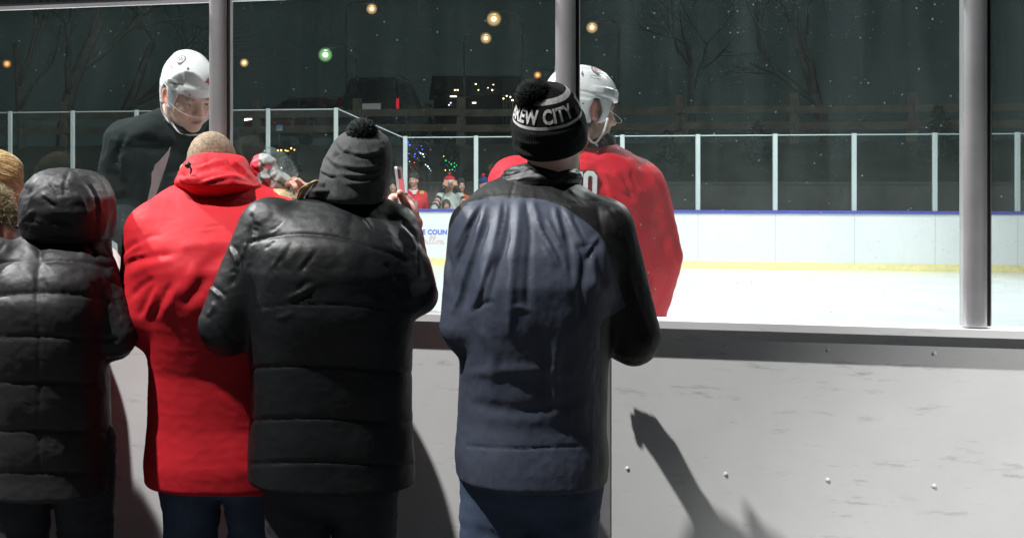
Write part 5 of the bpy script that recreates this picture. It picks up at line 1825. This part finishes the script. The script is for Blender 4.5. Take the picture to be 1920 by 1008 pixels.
def car(label, loc, yaw, paint, lit, suv=True, head=False):
    L = np.array(loc, float)
    R = np.array(Matrix.Rotation(yaw, 3, 'Z'))
    W = lambda x, y, z: L + R @ np.array([x, y, z], float)
    t = thing('parked_car', tuple(L), label, 'car', 'cars on the car park behind the rink')
    top = 1.74 if suv else 1.45
    rear = -2.2

    def f(p):
        q = (p - L) @ R
        d = np.abs(q - [0, 0, .66]) - [.90, 2.25, .36]
        low = np.linalg.norm(np.maximum(d + .12, 0), axis=1) + np.minimum(d.max(1) + .12, 0) - .12
        d2 = np.abs(q - [0, -.0, .50]) - [.86, 2.32, .20]
        low = sm(low, np.linalg.norm(np.maximum(d2 + .1, 0), axis=1) + np.minimum(d2.max(1) + .1, 0) - .1, .05)
        zz = np.clip((q[:, 2] - .95) / (top - .95), 0, 1)
        hx = .85 - .20 * zz
        y0 = (rear + .03) + .30 * zz + (0 if suv else .75 * (0.4 + zz))
        y1 = 1.05 - .95 * zz
        d3 = np.stack([np.abs(q[:, 0]) - hx, np.abs(q[:, 1] - (y0 + y1) / 2) - (y1 - y0) / 2, np.abs(q[:, 2] - (top + .8) / 2) - (top - .8) / 2], 1)
        cab = np.linalg.norm(np.maximum(d3 + .12, 0), axis=1) + np.minimum(d3.max(1) + .12, 0) - .12
        r = sm(low, cab, .06)
        for yy in (-1.38, 1.42):
            wh = np.maximum(np.hypot(q[:, 1] - yy, q[:, 2] - .36) - .40, .62 - np.abs(q[:, 0]))
            r = smax(r, -wh, .03)
        return r
    ext = 2.6
    solid('body', f, L + [-ext, -ext, .1], L + [ext, ext, top + .1], .05, paint, t)

    def patch(name, pts, o, r, u, dr, m, off=.006, par=t):
        v2, fa = poly_mesh(pts, 3)
        return decal(name, (v2, fa), f, W(*o), R @ np.array(r, float), R @ np.array(u, float), m, par, off, .9, d=R @ np.array(dr, float))
    zt = top - .14
    patch('rear_window', [(-.62, 1.08), (.62, 1.08), (.52, zt), (-.52, zt)], (0, rear, 0), (1, 0, 0), (0, 0, 1), (0, 1, 0), M_CARGLASS)
    patch('windscreen', [(-.68, 1.10), (.68, 1.10), (.56, zt), (-.56, zt)], (0, 2.0, 0), (-1, 0, 0), (0, 0, 1), (0, -1, 0), M_CARGLASS)
    for sx in (-1, 1):
        for (a, b, c_, d_) in ((-1.75, -.98, -.98, -1.55), (-.90, .02, .02, -.90), (.10, .95, .45, .10)):
            patch('side_window', [(a * 1, 1.06), (b, 1.06), (c_, zt - .02), (d_, zt - .02)] if sx > 0 else [(-a, 1.06), (-b, 1.06), (-c_, zt - .02), (-d_, zt - .02)], (sx * 1.0, 0, 0), (0, sx, 0), (0, 0, 1), (-sx, 0, 0), M_CARGLASS)
        tm = M_TAIL if (lit == 2 or (lit == 1 and sx > 0)) else M_TAILD
        hh = .17 if suv else .08
        tl_ = MB().obox(W(sx * .80, rear - .055, 1.0), R[:, 0], R[:, 1], R[:, 2], .055, .05, hh, .02).build('tail_light', M_TAILD, t)
        MB().obox(W(sx * .80, rear - .108, 1.0 - .02), R[:, 0], R[:, 1], R[:, 2], .040, .006, hh * .8, .004).build('lens', tm, tl_)
        patch('headlight', [(-.16, 0), (.16, .02), (.14, .15), (-.14, .12)], (sx * .66, 2.2, .66), (-1, 0, 0), (0, 0, 1), (0, -1, 0), M_HEAD if (head and sx > 0) else M_CHROME, .012)
        for yy in (-1.38, 1.42):
            w = MB().tube([W(sx * .66, yy, .36), W(sx * .68, yy, .36), W(sx * .86, yy, .36), W(sx * .88, yy, .36)], [.30, .355, .355, .31], 28).build('wheel', M_GASKET, t, True)
            MB().tube([W(sx * .875, yy, .36), W(sx * .889, yy, .36)], [.23, .20], 20).build('rim', M_CHROME, w, True)
        mb = MB()
        mb.ball(W(sx * 1.0, .72, 1.10), (.10, .10, .07), 10, 7)
        mb.build('wing_mirror', paint, t, True)
        MB().tube([W(sx * .60, -1.4, top + .015), W(sx * .60, -1.35, top + .05), W(sx * .60, .0, top + .05), W(sx * .60, .05, top + .01)], .018, 6).build('roof_rail', M_CHROME, t, True)
    patch('license_plate', [(-.27, 0), (.27, 0), (.27, .19), (-.27, .19)], (.06, rear, .80), (1, 0, 0), (0, 0, 1), (0, 1, 0), M_PLATE, .02)
    patch('trim_strip', [(-.55, 0), (.55, 0), (.55, .035), (-.55, .035)], (.0, rear, 1.02), (1, 0, 0), (0, 0, 1), (0, 1, 0), M_CHROME, .015)
    return t


def lot(px, py, d):
    p = P(px, py, d)
    return p


DCAR = 31.2
p = P(738, 268, DCAR)
car('large dark sport utility vehicle seen from behind with a glowing red tail light', (p[0], DCAR + 2.2, 2.62), rad(-17), M_CARBLK, 1)
p = P(572, 250, 33)
car('maroon car parked further along behind the timber fence with one white lamp lit', (p[0], 36.0, 2.66), rad(152), M_CARRED, 0, False, True)

# small blue and white sign on a stake by the fence
sg = thing('small_sign', tuple(far(-.8, 7.0, 2.2)), 'small blue and white panel sign on a stake below the fence', 'sign')
ps = P(524, 240, 27.6)
MB().obox(ps, [1, 0, 0], [0, 1, 0], Z, .075, .008, .065).build('panel', mat('blue_panel', (.10, .26, .42), .5, var=.1), sg)
MB().obox(ps + [0, -.010, -.045], [1, 0, 0], [0, 1, 0], Z, .070, .0015, .018).build('band', M_WHITEPAINT, sg)
MB().obox(ps + [0, .014, -.35], [1, 0, 0], [0, 1, 0], Z, .02, .006, .45).build('stake', M_WOOD, sg)

# ---- street lamps
M_POLE = mat('dark_pole', (.22, .24, .24), .6, var=.2)
M_WARM = emit('sodium_lamp', (1.0, .80, .50), 30)
M_WARMLOW = emit('amber_lamp', (1.0, .48, .16), 26)
M_GREENL = emit('mercury_lamp', (.70, 1.0, .62), 60)


def halo_mat(name, col, s):  # painted glow around a bulb, fading out towards the rim
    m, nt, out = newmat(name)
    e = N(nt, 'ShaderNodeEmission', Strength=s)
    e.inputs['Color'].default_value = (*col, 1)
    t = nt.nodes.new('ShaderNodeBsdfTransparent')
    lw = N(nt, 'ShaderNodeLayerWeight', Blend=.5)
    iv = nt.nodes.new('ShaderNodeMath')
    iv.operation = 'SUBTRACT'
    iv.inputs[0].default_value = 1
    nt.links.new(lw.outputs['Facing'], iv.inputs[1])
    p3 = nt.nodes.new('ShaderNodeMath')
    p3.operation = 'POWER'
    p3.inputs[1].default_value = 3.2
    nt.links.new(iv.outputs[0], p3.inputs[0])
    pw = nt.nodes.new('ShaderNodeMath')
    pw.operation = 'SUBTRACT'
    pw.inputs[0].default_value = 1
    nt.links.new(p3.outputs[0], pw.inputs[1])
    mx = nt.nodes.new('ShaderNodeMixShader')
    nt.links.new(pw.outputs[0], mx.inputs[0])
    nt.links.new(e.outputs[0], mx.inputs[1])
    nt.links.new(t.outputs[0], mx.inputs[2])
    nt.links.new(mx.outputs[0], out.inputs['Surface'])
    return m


HALO = {'sodium_lamp': halo_mat('warm_halo', (1, .62, .25), .9), 'amber_lamp': halo_mat('amber_halo', (1, .40, .12), .8), 'mercury_lamp': halo_mat('green_halo', (.45, 1, .40), .7)}


def street_lamp(px, py, d, m, label, r=.11, arm=1):
    c = P(px, py, d)
    gz = 2.6 + .02 * (d - 30)
    t = thing('street_lamp', (c[0] + arm * 1.5, d, gz), label, 'street lamp', 'street lamps in the night beyond the rink')
    MB().tube([(c[0] + arm * 1.5, d, gz - .5), (c[0] + arm * 1.5, d, gz + 2), (c[0] + arm * 1.5, d, c[2] - .2)], [.11, .09, .065], 10).build('pole', M_POLE, t, True)
    MB().tube(crv([(c[0] + arm * 1.5, d, c[2] - .25), (c[0] + arm * 1.35, d, c[2] + .25), (c[0] + arm * .7, d, c[2] + .42), (c[0] + arm * .1, d, c[2] + r * 2.05 + .05)], 5), .04, 8).build('arm', M_POLE, t, True)
    hd_ = MB().ball(c + [0, 0, r * 2.05], (r * 1.2, r * 1.3, .10), 12, 6).build('lamp_head', M_POLE, t, True)
    MB().ball(c, (r * .85, r * .85, r * .8), 14, 9).build('bulb', m, hd_, True)
    MB().ball(c, r * 2.7, 28, 18).build('glow_halo', HALO[m.name], hd_, True)  # added sphere that paints the lamp's halo, not a glass part
    return t


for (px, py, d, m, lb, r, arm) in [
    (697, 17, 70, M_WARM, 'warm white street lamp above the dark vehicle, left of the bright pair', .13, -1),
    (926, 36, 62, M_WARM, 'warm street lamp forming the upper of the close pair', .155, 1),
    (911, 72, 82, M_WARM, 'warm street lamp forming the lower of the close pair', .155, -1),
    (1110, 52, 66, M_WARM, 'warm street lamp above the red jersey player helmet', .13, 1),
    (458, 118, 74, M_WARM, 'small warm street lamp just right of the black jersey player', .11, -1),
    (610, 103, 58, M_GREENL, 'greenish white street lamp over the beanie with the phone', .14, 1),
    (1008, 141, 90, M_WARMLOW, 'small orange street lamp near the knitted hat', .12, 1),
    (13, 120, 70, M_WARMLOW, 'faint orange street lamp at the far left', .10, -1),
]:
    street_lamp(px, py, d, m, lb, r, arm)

# added building; its lit panes stand in for glints on the vehicle's glass
hs_ = thing('added_house', tuple(P(905, 235, 95) * [1, 1, 0] + [0, 0, 3.6]), 'added distant dark building with tiny glowing panes standing in for glints on the dark vehicle', 'added_house')
hc = P(905, 180, 95)
M_HOUSE = mat('dark_siding', (.03, .03, .032), .9, var=.2)
M_GLINT = emit('vehicle_glint', (1.0, .82, .45), 5)
M_GLINTW = emit('vehicle_glint_white', (.85, .93, 1.0), 4)
MB().obox((hc[0], 98, 5.4), [1, 0, 0], [0, 1, 0], Z, 3.4, 3, 3.0).build('wall', M_HOUSE, hs_)
v = [(hc[0] + x, 98 + y, z) for (x, y, z) in [(-3.8, -3.3, 8.4), (3.8, -3.3, 8.4), (3.8, 3.3, 8.4), (-3.8, 3.3, 8.4), (-3.8, 0, 10.2), (3.8, 0, 10.2)]]
link('roof', v, [(0, 1, 5, 4), (2, 3, 4, 5), (1, 2, 5), (3, 0, 4), (3, 2, 1, 0)], M_HOUSE, hs_, False)
for (x, y, w, h, wh) in [(853, 169, 1.3, 1.3, 0), (858, 169, 1.3, 1.3, 0), (850, 181, 6, 1.1, 0), (889, 193, 3.5, 1.2, 0), (892, 158, 1.2, 1.2, 0), (925, 159, 1.0, 1.0, 0), (923, 169, 1.3, 1.3, 0), (897, 169, 1.0, .9, 0),
                         (845, 193, 1, 1, 1), (864, 193, 1.2, 1, 1), (842, 197, 1, 1, 1), (915, 165, .8, .8, 1), (940, 176, .8, .8, 0)]:
    k = 94.9 / F
    MB().obox(P(x, y, 94.97), [1, 0, 0], [0, 1, 0], Z, w * k, .02, h * k * .9).build('glint_pane', M_GLINTW if wh else M_GLINT, hs_)
for (x, y, d) in [(950, 180, 88), (957, 182, 88), (961, 188, 86), (944, 185, 84)]:  # added points of light in place of reflections off the vehicle
    c = P(x, y, d)
    t = thing('glint_lamp', (c[0], d, c[2] - 1.2), 'tiny added warm light standing in for a glint, between the dark vehicle and the knitted hat', 'lamp', 'added glint lights beside the vehicle')
    MB().ball(c, .055, 8, 6).build('bulb', M_WARMLOW if y > 186 else M_GLINT, t, True)
    MB().tube([c - [0, 0, .07], c - [0, 0, 2.4]], .03, 6).build('post', M_POLE, t, True)

# ---- bare trees and bushes in the dark
M_BARK = mat('grey_bark', (.075, .078, .068), .95, .8, 12, .3, 3, bdist=.02)
M_TWIG = mat('thin_twigs', (.055, .058, .050), .95, var=.3)


def bare_tree(label, px, d, gz, H, r, seed, lean=0.0):
    rg = random.Random(seed)
    c = P(px, 300, d)
    t = thing('bare_tree', (c[0], d, gz), label, 'tree', 'bare trees beyond the rink')
    trunk, tw = MB(), MB()
    base = np.array([c[0], d, gz - .3])

    def grow(p, dr, ln, rr, lv):
        pts, rs_ = [p], [rr]
        n = 5
        for i in range(n):
            dr = nrm(dr + np.array([rg.gauss(0, .10), rg.gauss(0, .10), rg.gauss(.03, .06)]))
            pts.append(pts[-1] + dr * ln / n)
            rs_.append(rr * (1 - .45 * (i + 1) / n))
        (trunk if lv < 2 else tw).tube(pts, rs_, 9 if lv < 2 else 4, lv < 2)
        if lv >= 5 or rr < .006:
            return
        for i in range(3 if lv < 4 else 2):
            k = rg.randint(2, n)
            an = rg.uniform(0, 6.283)
            a = nrm(np.cross(dr, [math.cos(an), math.sin(an), .3]))
            nd = nrm(dr + a * rg.uniform(.5, 1.0))
            grow(pts[k], nd, ln * rg.uniform(.58, .8), rs_[k] * rg.uniform(.5, .72), lv + 1)
    grow(base, nrm([lean, 0, 1]), H * .42, r, 0)
    trunk.build('trunk', M_BARK, t, True)
    tw.build('crown', M_TWIG, t, True)


bare_tree('tall bare tree left of the player with a straight grey trunk', 118, 31, 2.5, 9.5, .22, 3, .02)
bare_tree('bare tree with a leaning forked trunk by the left frame edge', 205, 34, 2.5, 9, .17, 8, .22)
bare_tree('thin bare tree on the slope behind the left far glass', 40, 30, 2.5, 7, .11, 21, -.12)
bare_tree('bare tree beside the added building in the night right of the knitted hat', 1300, 40, 2.8, 9, .16, 33, .08)
bare_tree('bare tree on the slope at the far right of the boards', 1560, 30, 2.5, 9, .18, 40, -.06)
M_LEAF = mat('dark_evergreen', (.020, .036, .018), .8, var=.4, vscale=5)


def conifer(label, px, d, gz, H, R_, seed, group='small evergreens behind the far boards'):
    rg = np.random.default_rng(seed)
    c = P(px, 300, d)
    t = thing('evergreen_tree', (c[0], d, gz), label, 'tree', group)
    MB().tube([(c[0], d, gz - .2), (c[0], d, gz + H * .5), (c[0], d, gz + H * .95)], [.05, .03, .008], 7).build('trunk', M_BARK, t, True)
    v, f = [], []
    for k in range(2600):
        h = rg.random() ** 1.25
        rr = R_ * (1 - h) ** .8 * (.35 + .65 * rg.random() ** .5) * (1 + .25 * math.sin(h * 40))
        a = rg.random() * 6.283
        o = np.array([c[0] + rr * math.cos(a), d + rr * math.sin(a), gz + .06 + h * H * .97 - rr * .25])
        out = nrm([math.cos(a), math.sin(a), rg.normal() * .35 - .1])
        sd = nrm(np.cross(out, [rg.normal() * .3, rg.normal() * .3, 1]))
        ln, w = .06 + .06 * rg.random(), .012 + .01 * rg.random()
        i = len(v)
        v += [o - sd * w, o + sd * w, o + out * ln + sd * w * .3, o + out * ln - sd * w * .3]
        f.append((i, i + 1, i + 2, i + 3))
    link('crown', v, f, M_LEAF, t, False)
    return t


DT = 26.2
conifer('small evergreen with blue and white fairy lights behind the far post', 784, DT, 1.45, 1.15, .36, 1)
conifer('small evergreen with green and white fairy lights above the waving spectator', 846, DT, 1.45, .95, .34, 2)
conifer('dark evergreen shrub left of the phone hand', 722, DT + .3, 1.45, 1.0, .38, 5)
conifer('dark evergreen shrub with amber lights behind the wrapped bundle', 538, DT + .2, 1.45, 1.0, .42, 4)
conifer('dark round evergreen shrub right of the red jersey player', 1250, DT - .5, 1.45, 1.2, .5, 6)
conifer('dark evergreen shrub near the left far glass posts', 215, DT + .8, 1.45, 1.25, .5, 7)
conifer('wide evergreen shrub far along the right boards', 1420, DT - .8, 1.45, 1.4, .6, 9)
conifer('tall evergreen shrub near the right picture edge', 1760, DT - 1.2, 1.45, 1.7, .7, 10)

BULB = {'b': emit('blue_bulb', (.10, .12, 1.0), 3.2), 'w': emit('white_bulb', (.75, .95, 1.0), 4.5), 'g': emit('green_bulb', (.04, .85, .22), 2.6), 'r': emit('red_bulb', (1, .05, .08), 2.4), 'y': emit('amber_bulb', (1, .55, .14), 6)}
M_WIRE = mat('dark_wire', (.01, .012, .01), .7)


def lights(label, d, spots):
    c = P(spots[0][0], spots[0][1], d)
    t = thing('fairy_lights', tuple(c), label, 'fairy lights', 'fairy light strings behind the far boards')
    pts = []
    for (x, y, k, r) in spots:
        q = P(x, y, d + .06 * math.sin(x * 1.7 + y))
        pts.append(q)
        MB().ball(q, r * d / F * .62, 9, 6).build('bulb', BULB[k], t, True)
    MB().tube(pts, .004, 4).build('wire', M_WIRE, t)


lights('string of blue and white fairy lights on the evergreen behind the far post', 25.75, [(765, 267, 'b', 2.0), (768, 272, 'b', 2.6), (790, 274, 'b', 1.6), (792, 280, 'b', 1.8), (781, 279, 'b', 1.4), (786, 285, 'b', 1.8), (790, 288, 'b', 1.8), (788.5, 287, 'w', 2.0), (793, 289, 'w', 2.0),
                                 (795, 294, 'w', 1.2), (778, 289, 'b', 2.0), (777, 294, 'b', 1.8), (767, 288, 'b', 1.8), (765, 297, 'b', 1.3), (768, 303, 'w', 1.2), (777, 305, 'r', 2.0), (798, 289, 'r', 1.1)])
lights('short chain of white fairy lights hanging below the blue string', 25.7, [(798, 309, 'w', 1.5), (802, 312, 'w', 2.2), (805, 316, 'w', 1.6), (808, 320, 'w', .9), (807, 332, 'w', 1.3)])
lights('string of green, amber and white fairy lights above the waving spectator', 25.72, [(832, 293, 'y', 1.2), (836, 301, 'g', 1.9), (842, 304, 'g', 1.4), (846, 308, 'g', 1.8), (852, 306, 'g', 1.3), (856, 310, 'g', 1.3), (852, 313, 'g', 1.8), (838, 310, 'b', 1.2), (835, 319, 'y', 1.6),
                                 (843, 319, 'g', 1.8), (848, 318, 'g', 1.7), (853, 320, 'b', 1.0), (849, 324, 'b', 1.2), (838, 326, 'w', 2.0), (844, 327, 'w', 1.9), (855, 328, 'w', 2.2), (826, 330, 'r', 1.3), (846, 296, 'r', .7)])
lights('row of amber lanterns glowing behind the wrapped bundle', 26.0, [(521, 282, 'y', 2.6), (527, 282, 'y', 3.0), (535, 282, 'y', 1.8), (538, 283, 'y', 1.8), (541, 283, 'y', 1.2), (546, 278, 'y', 2.6), (552, 281, 'y', 2.0)])
lights('single green bulb showing at the edge of the charcoal beanie', 25.9, [(722, 335, 'g', 2.6)])

# ---- spectators behind the far boards
M_FARW = mat('white_jersey', (.66, .68, .66), .7, .2, 60)
M_FARDARK = mat('dark_coat', (.02, .022, .022), .8, .2, 60)
M_ORANGE = mat('orange_coat', (.75, .13, .03), .7)
M_NAVY = mat('navy_knit', (.02, .03, .14), .9, .4, 80)
M_REDKNIT = mat('red_knit', (.55, .02, .04), .9, .4, 80)


def far_person(label, px, top, d, coat, hat=None, hat2=None, yaw=180, s=1.0, pose='down', pitch=0, pom=None, stripes=False, collar=None, hood=None, width=.21):
    zt = CZ - (top - CY) / F * d
    x = (px - CX) / F * d
    t = thing('person', (x, d, 0), label, 'person', 'spectators behind the far boards')
    c = np.array([x, d, zt - .15 * s - (.02 if hat else 0)])
    R = frame_mat(yaw, pitch)
    sh_z = c[2] - .225 * s
    H = c[2] + .13
    T = loft([(sh_z + .075 * s, x, d, .055 * s, .06 * s), (sh_z + .04 * s, x, d, .11 * s, .08 * s), (sh_z, x, d, width * .92 * s, .105 * s), (sh_z - .12 * s, x, d, width * s, .13 * s), (sh_z - .35 * s, x, d, width * .95 * s, .13 * s), (sh_z - .62 * s, x, d, width * .95 * s, .13 * s)], 2.3)
    arms, hands, wr = [], [], []
    for sd in (-1, 1):
        S_ = np.array([x + sd * width * .86 * s, d, sh_z - .04])
        if pose == 'down':
            E_, W_ = S_ + [sd * .07, .02, -.27 * s], S_ + [sd * .05, -.14, -.48 * s]
            kd = np.array([-sd * .1, -.3, -.9])
        elif pose == 'wave':
            E_ = np.array([x + sd * .30 * s, d - .16, sh_z - .22 * s])
            W_ = np.array([x + sd * (.135 if sd < 0 else .10) * s, d - .20, c[2] - .06 * s])
            kd = np.array([sd * (-.45 if sd < 0 else -.3), 0, 1.0])
        arms.append(chain([S_, E_, W_], [.075 * s, .066 * s, .05 * s]))
        K_ = W_ + nrm(kd) * .09 * s
        hands.append(hand_sdf(W_, K_, np.array([0, .9, .1]) if pose == 'wave' else np.array([-sd, 0, .2]), 8 if pose == 'wave' and sd < 0 else 35, W_ + nrm(kd) * .07 * s + np.array([-sd * .055 * s if sd > 0 else .055 * s, -.01, 0]), s, 1.4))
        wr.append(W_)
    f = U(.03, T, *arms)

    def stripe(v, n):
        col = np.tile([.66, .68, .66], (len(v), 1))
        for i, sd in enumerate((-1, 1)):
            E_ = np.array([x + sd * .30 * s, d - .16, sh_z - .22 * s])
            S_ = np.array([x + sd * width * .86 * s, d, sh_z - .04])
            tpos = (v - S_) @ nrm(E_ - S_) / np.linalg.norm(E_ - S_)
            on = (arms[i](v) < .02) & (np.abs(v[:, 0] - x) > width * .80 * s)
            col[on & (tpos > .42) & (tpos < .56)] = [.03, .03, .03]
            col[on & (tpos > .62) & (tpos < .74)] = [.55, .03, .05]
            col[on & (tpos > .80) & (tpos < .92)] = [.03, .03, .03]
        col[(np.abs(v[:, 0] - x) > .05) & (v[:, 2] > c[2] - .15)] = [.02, .02, .022]
        return col
    lo, hi = np.array([x - .55, d - .42, sh_z - .64 * s]), np.array([x + .55, d + .25, c[2] + .2])
    if stripes:
        m2 = bpy.data.materials.get('striped_white_jersey') or mat('striped_white_jersey', (0, 0, 0), .7, .2, 60, attr='pigment')
        jr = solid('jersey', f, lo, hi, .014, m2, t, [crinkle(.006, 12, 3)], {'pigment': stripe})
    else:
        jr = solid('jersey' if coat in (M_JERSEY,) else 'coat', f, lo, hi, .015, coat, t, [crinkle(.006, 12, 3)])
    body_mesh(t, U(.01, xf(HEAD, c, R, s), chain([c + [0, 0, -.1], (x, d, sh_z + .02)], [.05 * s, .055 * s]), *hands), lo, hi, .0085, face_paint(c, R, s, hair=(.07, .05, .03), stubble=.5 if s >= 1 else 0))
    if hat:
        up = R @ np.array([0, -.12, 1])
        prof = smooth_prof([(-.005, .098 * s), (.0, .102 * s), (.05 * s, .102 * s), (.085 * s, .088 * s), (.108 * s, .06 * s), (.118 * s, .01)], 24)
        b_, _ = lathe('beanie', c + R @ np.array([0, -.015, .040]) * s, up, prof, [hat, hat2 or hat], t, 32, midx=[1 if i < 7 else 0 for i in range(24)], disp=[crinkle(.003, 25, 2)])
        if pom:
            pompom('pompom', c + R @ np.array([0, -.03, .185]) * s, .042 * s, pom, b_, 160, 4)
    else:
        solid('hair', xf(ell((0, -.022, .045), (.088, .108, .098)), c, R, s) if hood is None else xf(ell((0, -.03, .03), (.11, .115, .13)), c, R, s), c - .2, c + .2, .012, hood or M_HAIRDARK, t, [crinkle(.006, 40, 3)])
    if collar:
        lathe('collar', (x, d, sh_z + .015 * s), (0, -.2, 1), smooth_prof([(-.01, .115 * s), (.03, .098 * s), (.055, .082 * s), (.05, .074 * s), (0, .08 * s)], 14), collar, t, 30, disp=[crinkle(.003, 20, 1)])
    legs(t, sh_z - .58 * s, x, d, 0, .17 * s, r=.085 * s, h=.03)
    return t, c, R, f


t, c, R, f = far_person('spectator in red jersey with white collar and black beanie behind the far boards', 775, 321, 21.35, M_JERSEY, M_FARDARK, yaw=205, pose='down', collar=M_FARW)
jz = [o for o in COL.objects if o.parent == t and o.name.startswith('jersey')][0]
decal('crest', disc_mesh(.0005, .032, 20, 2), f, c + [.03, -.3, -.40], (1, 0, 0), (0, 0, 1), M_FARW, jz, .016, .0, d=(0, 1, 0))
decal('crest', disc_mesh(.014, .024, 20, 1), f, c + [.03, -.3, -.40], (1, 0, 0), (0, 0, 1), M_BLACKINK, jz, .020, .0, d=(0, 1, 0))
decal('shoulder_patch', poly_mesh([(-.04, -.02), (.04, -.03), (.045, .02), (-.03, .025)]), f, c + [.14, -.3, -.215], (1, 0, 0), (0, 0, 1), mat('gold_cloth', (.55, .36, .07), .7), jz, .014, .0, d=(0, 1, 0))
far_person('spectator in striped white jersey and red pompom beanie waving both hands at the far boards', 843, 328, 21.2, M_FARW, M_REDKNIT, M_FARW, yaw=176, pose='wave', pom=M_REDKNIT, stripes=True, pitch=-12)
far_person('spectator in navy beanie with red pompom and dark coat behind the far boards', 908, 330, 21.2, M_FARDARK, M_NAVY, M_NAVY, yaw=150, pom=M_REDKNIT)
far_person('short spectator in red top with dark hood behind the raised phone', 737, 336, 21.3, M_JERSEY, yaw=190, s=.9, hood=M_FARDARK)
far_person('spectator in bright orange coat standing behind the waving one', 864, 334, 21.9, M_ORANGE, yaw=170, hood=M_FARDARK, s=.94)
far_person('small brown-haired child peeking over the far boards before the waving spectator', 837, 374, 20.98, M_FARDARK, yaw=180, s=.72, hood=M_HAIRDARK)
far_person('small child in white hat and coat at the far boards left of the hand', 712, 376, 21.25, M_FARW, M_FARW, M_FARW, yaw=200, s=.72)
# ================================================================== light
w = bpy.data.worlds.new('World')
S.world = w
w.use_nodes = True
nt = w.node_tree
for n in list(nt.nodes):
    nt.nodes.remove(n)
wo = nt.nodes.new('ShaderNodeOutputWorld')
bg = N(nt, 'ShaderNodeBackground', Strength=1.0)
tc = nt.nodes.new('ShaderNodeTexCoord')
sep = nt.nodes.new('ShaderNodeSeparateXYZ')
nt.links.new(tc.outputs['Generated'], sep.inputs[0])
cr = nt.nodes.new('ShaderNodeValToRGB')
cr.color_ramp.elements[0].position = 0.0
cr.color_ramp.elements[0].color = (.0130, .0205, .0195, 1)
cr.color_ramp.elements[1].position = 0.6
cr.color_ramp.elements[1].color = (.0095, .0150, .0155, 1)
nt.links.new(sep.outputs['Z'], cr.inputs[0])
nt.links.new(cr.outputs[0], bg.inputs['Color'])
nt.links.new(bg.outputs[0], wo.inputs['Surface'])


def flood(name, loc, aim, power, angle, size, col=(1, .98, .95), blend=.3):
    l = bpy.data.lights.new(name, 'SPOT')
    l.energy = power
    l.spot_size = rad(angle)
    l.spot_blend = blend
    l.shadow_soft_size = size
    l.color = col
    o = bpy.data.objects.new(name, l)
    COL.objects.link(o)
    o.location = loc
    o.rotation_euler = (Vector(aim) - Vector(loc)).to_track_quat('-Z', 'Y').to_euler()
    return o


flood('floodlight', (-3.9, 1.3, 9.6), (.2, 3.4, 1.2), 6100, 62, .10, (1, .98, .96), .6)
flood('floodlight', (-7.5, 8.0, 9.5), (.5, 7.0, .3), 9500, 120, .2, (.97, 1, .99), .4)
flood('floodlight', (9.5, 13.5, 9.5), (3.0, 12.0, .3), 5500, 120, .2, (.97, 1, .99), .4)
flood('floodlight', (1.0, 9.0, 9.5), (2.5, 20.0, .8), 3800, 100, .2, (.97, 1, .99), .4)

flood('floodlight', (7.5, -6.0, 8.0), (3.9, 3.0, .1), 5600, 25, .10, (1, .98, .96), .5)  # added fill lamp without a known source, brightens the near boards lower right

S.view_settings.view_transform = 'Standard'
S.view_settings.look = 'None'
S.view_settings.exposure = 0
S.view_settings.gamma = 1
S.cycles.transparent_max_bounces = 24
S.cycles.max_bounces = 6
S.cycles.use_denoising = True
S.cycles.sample_clamp_indirect = 4
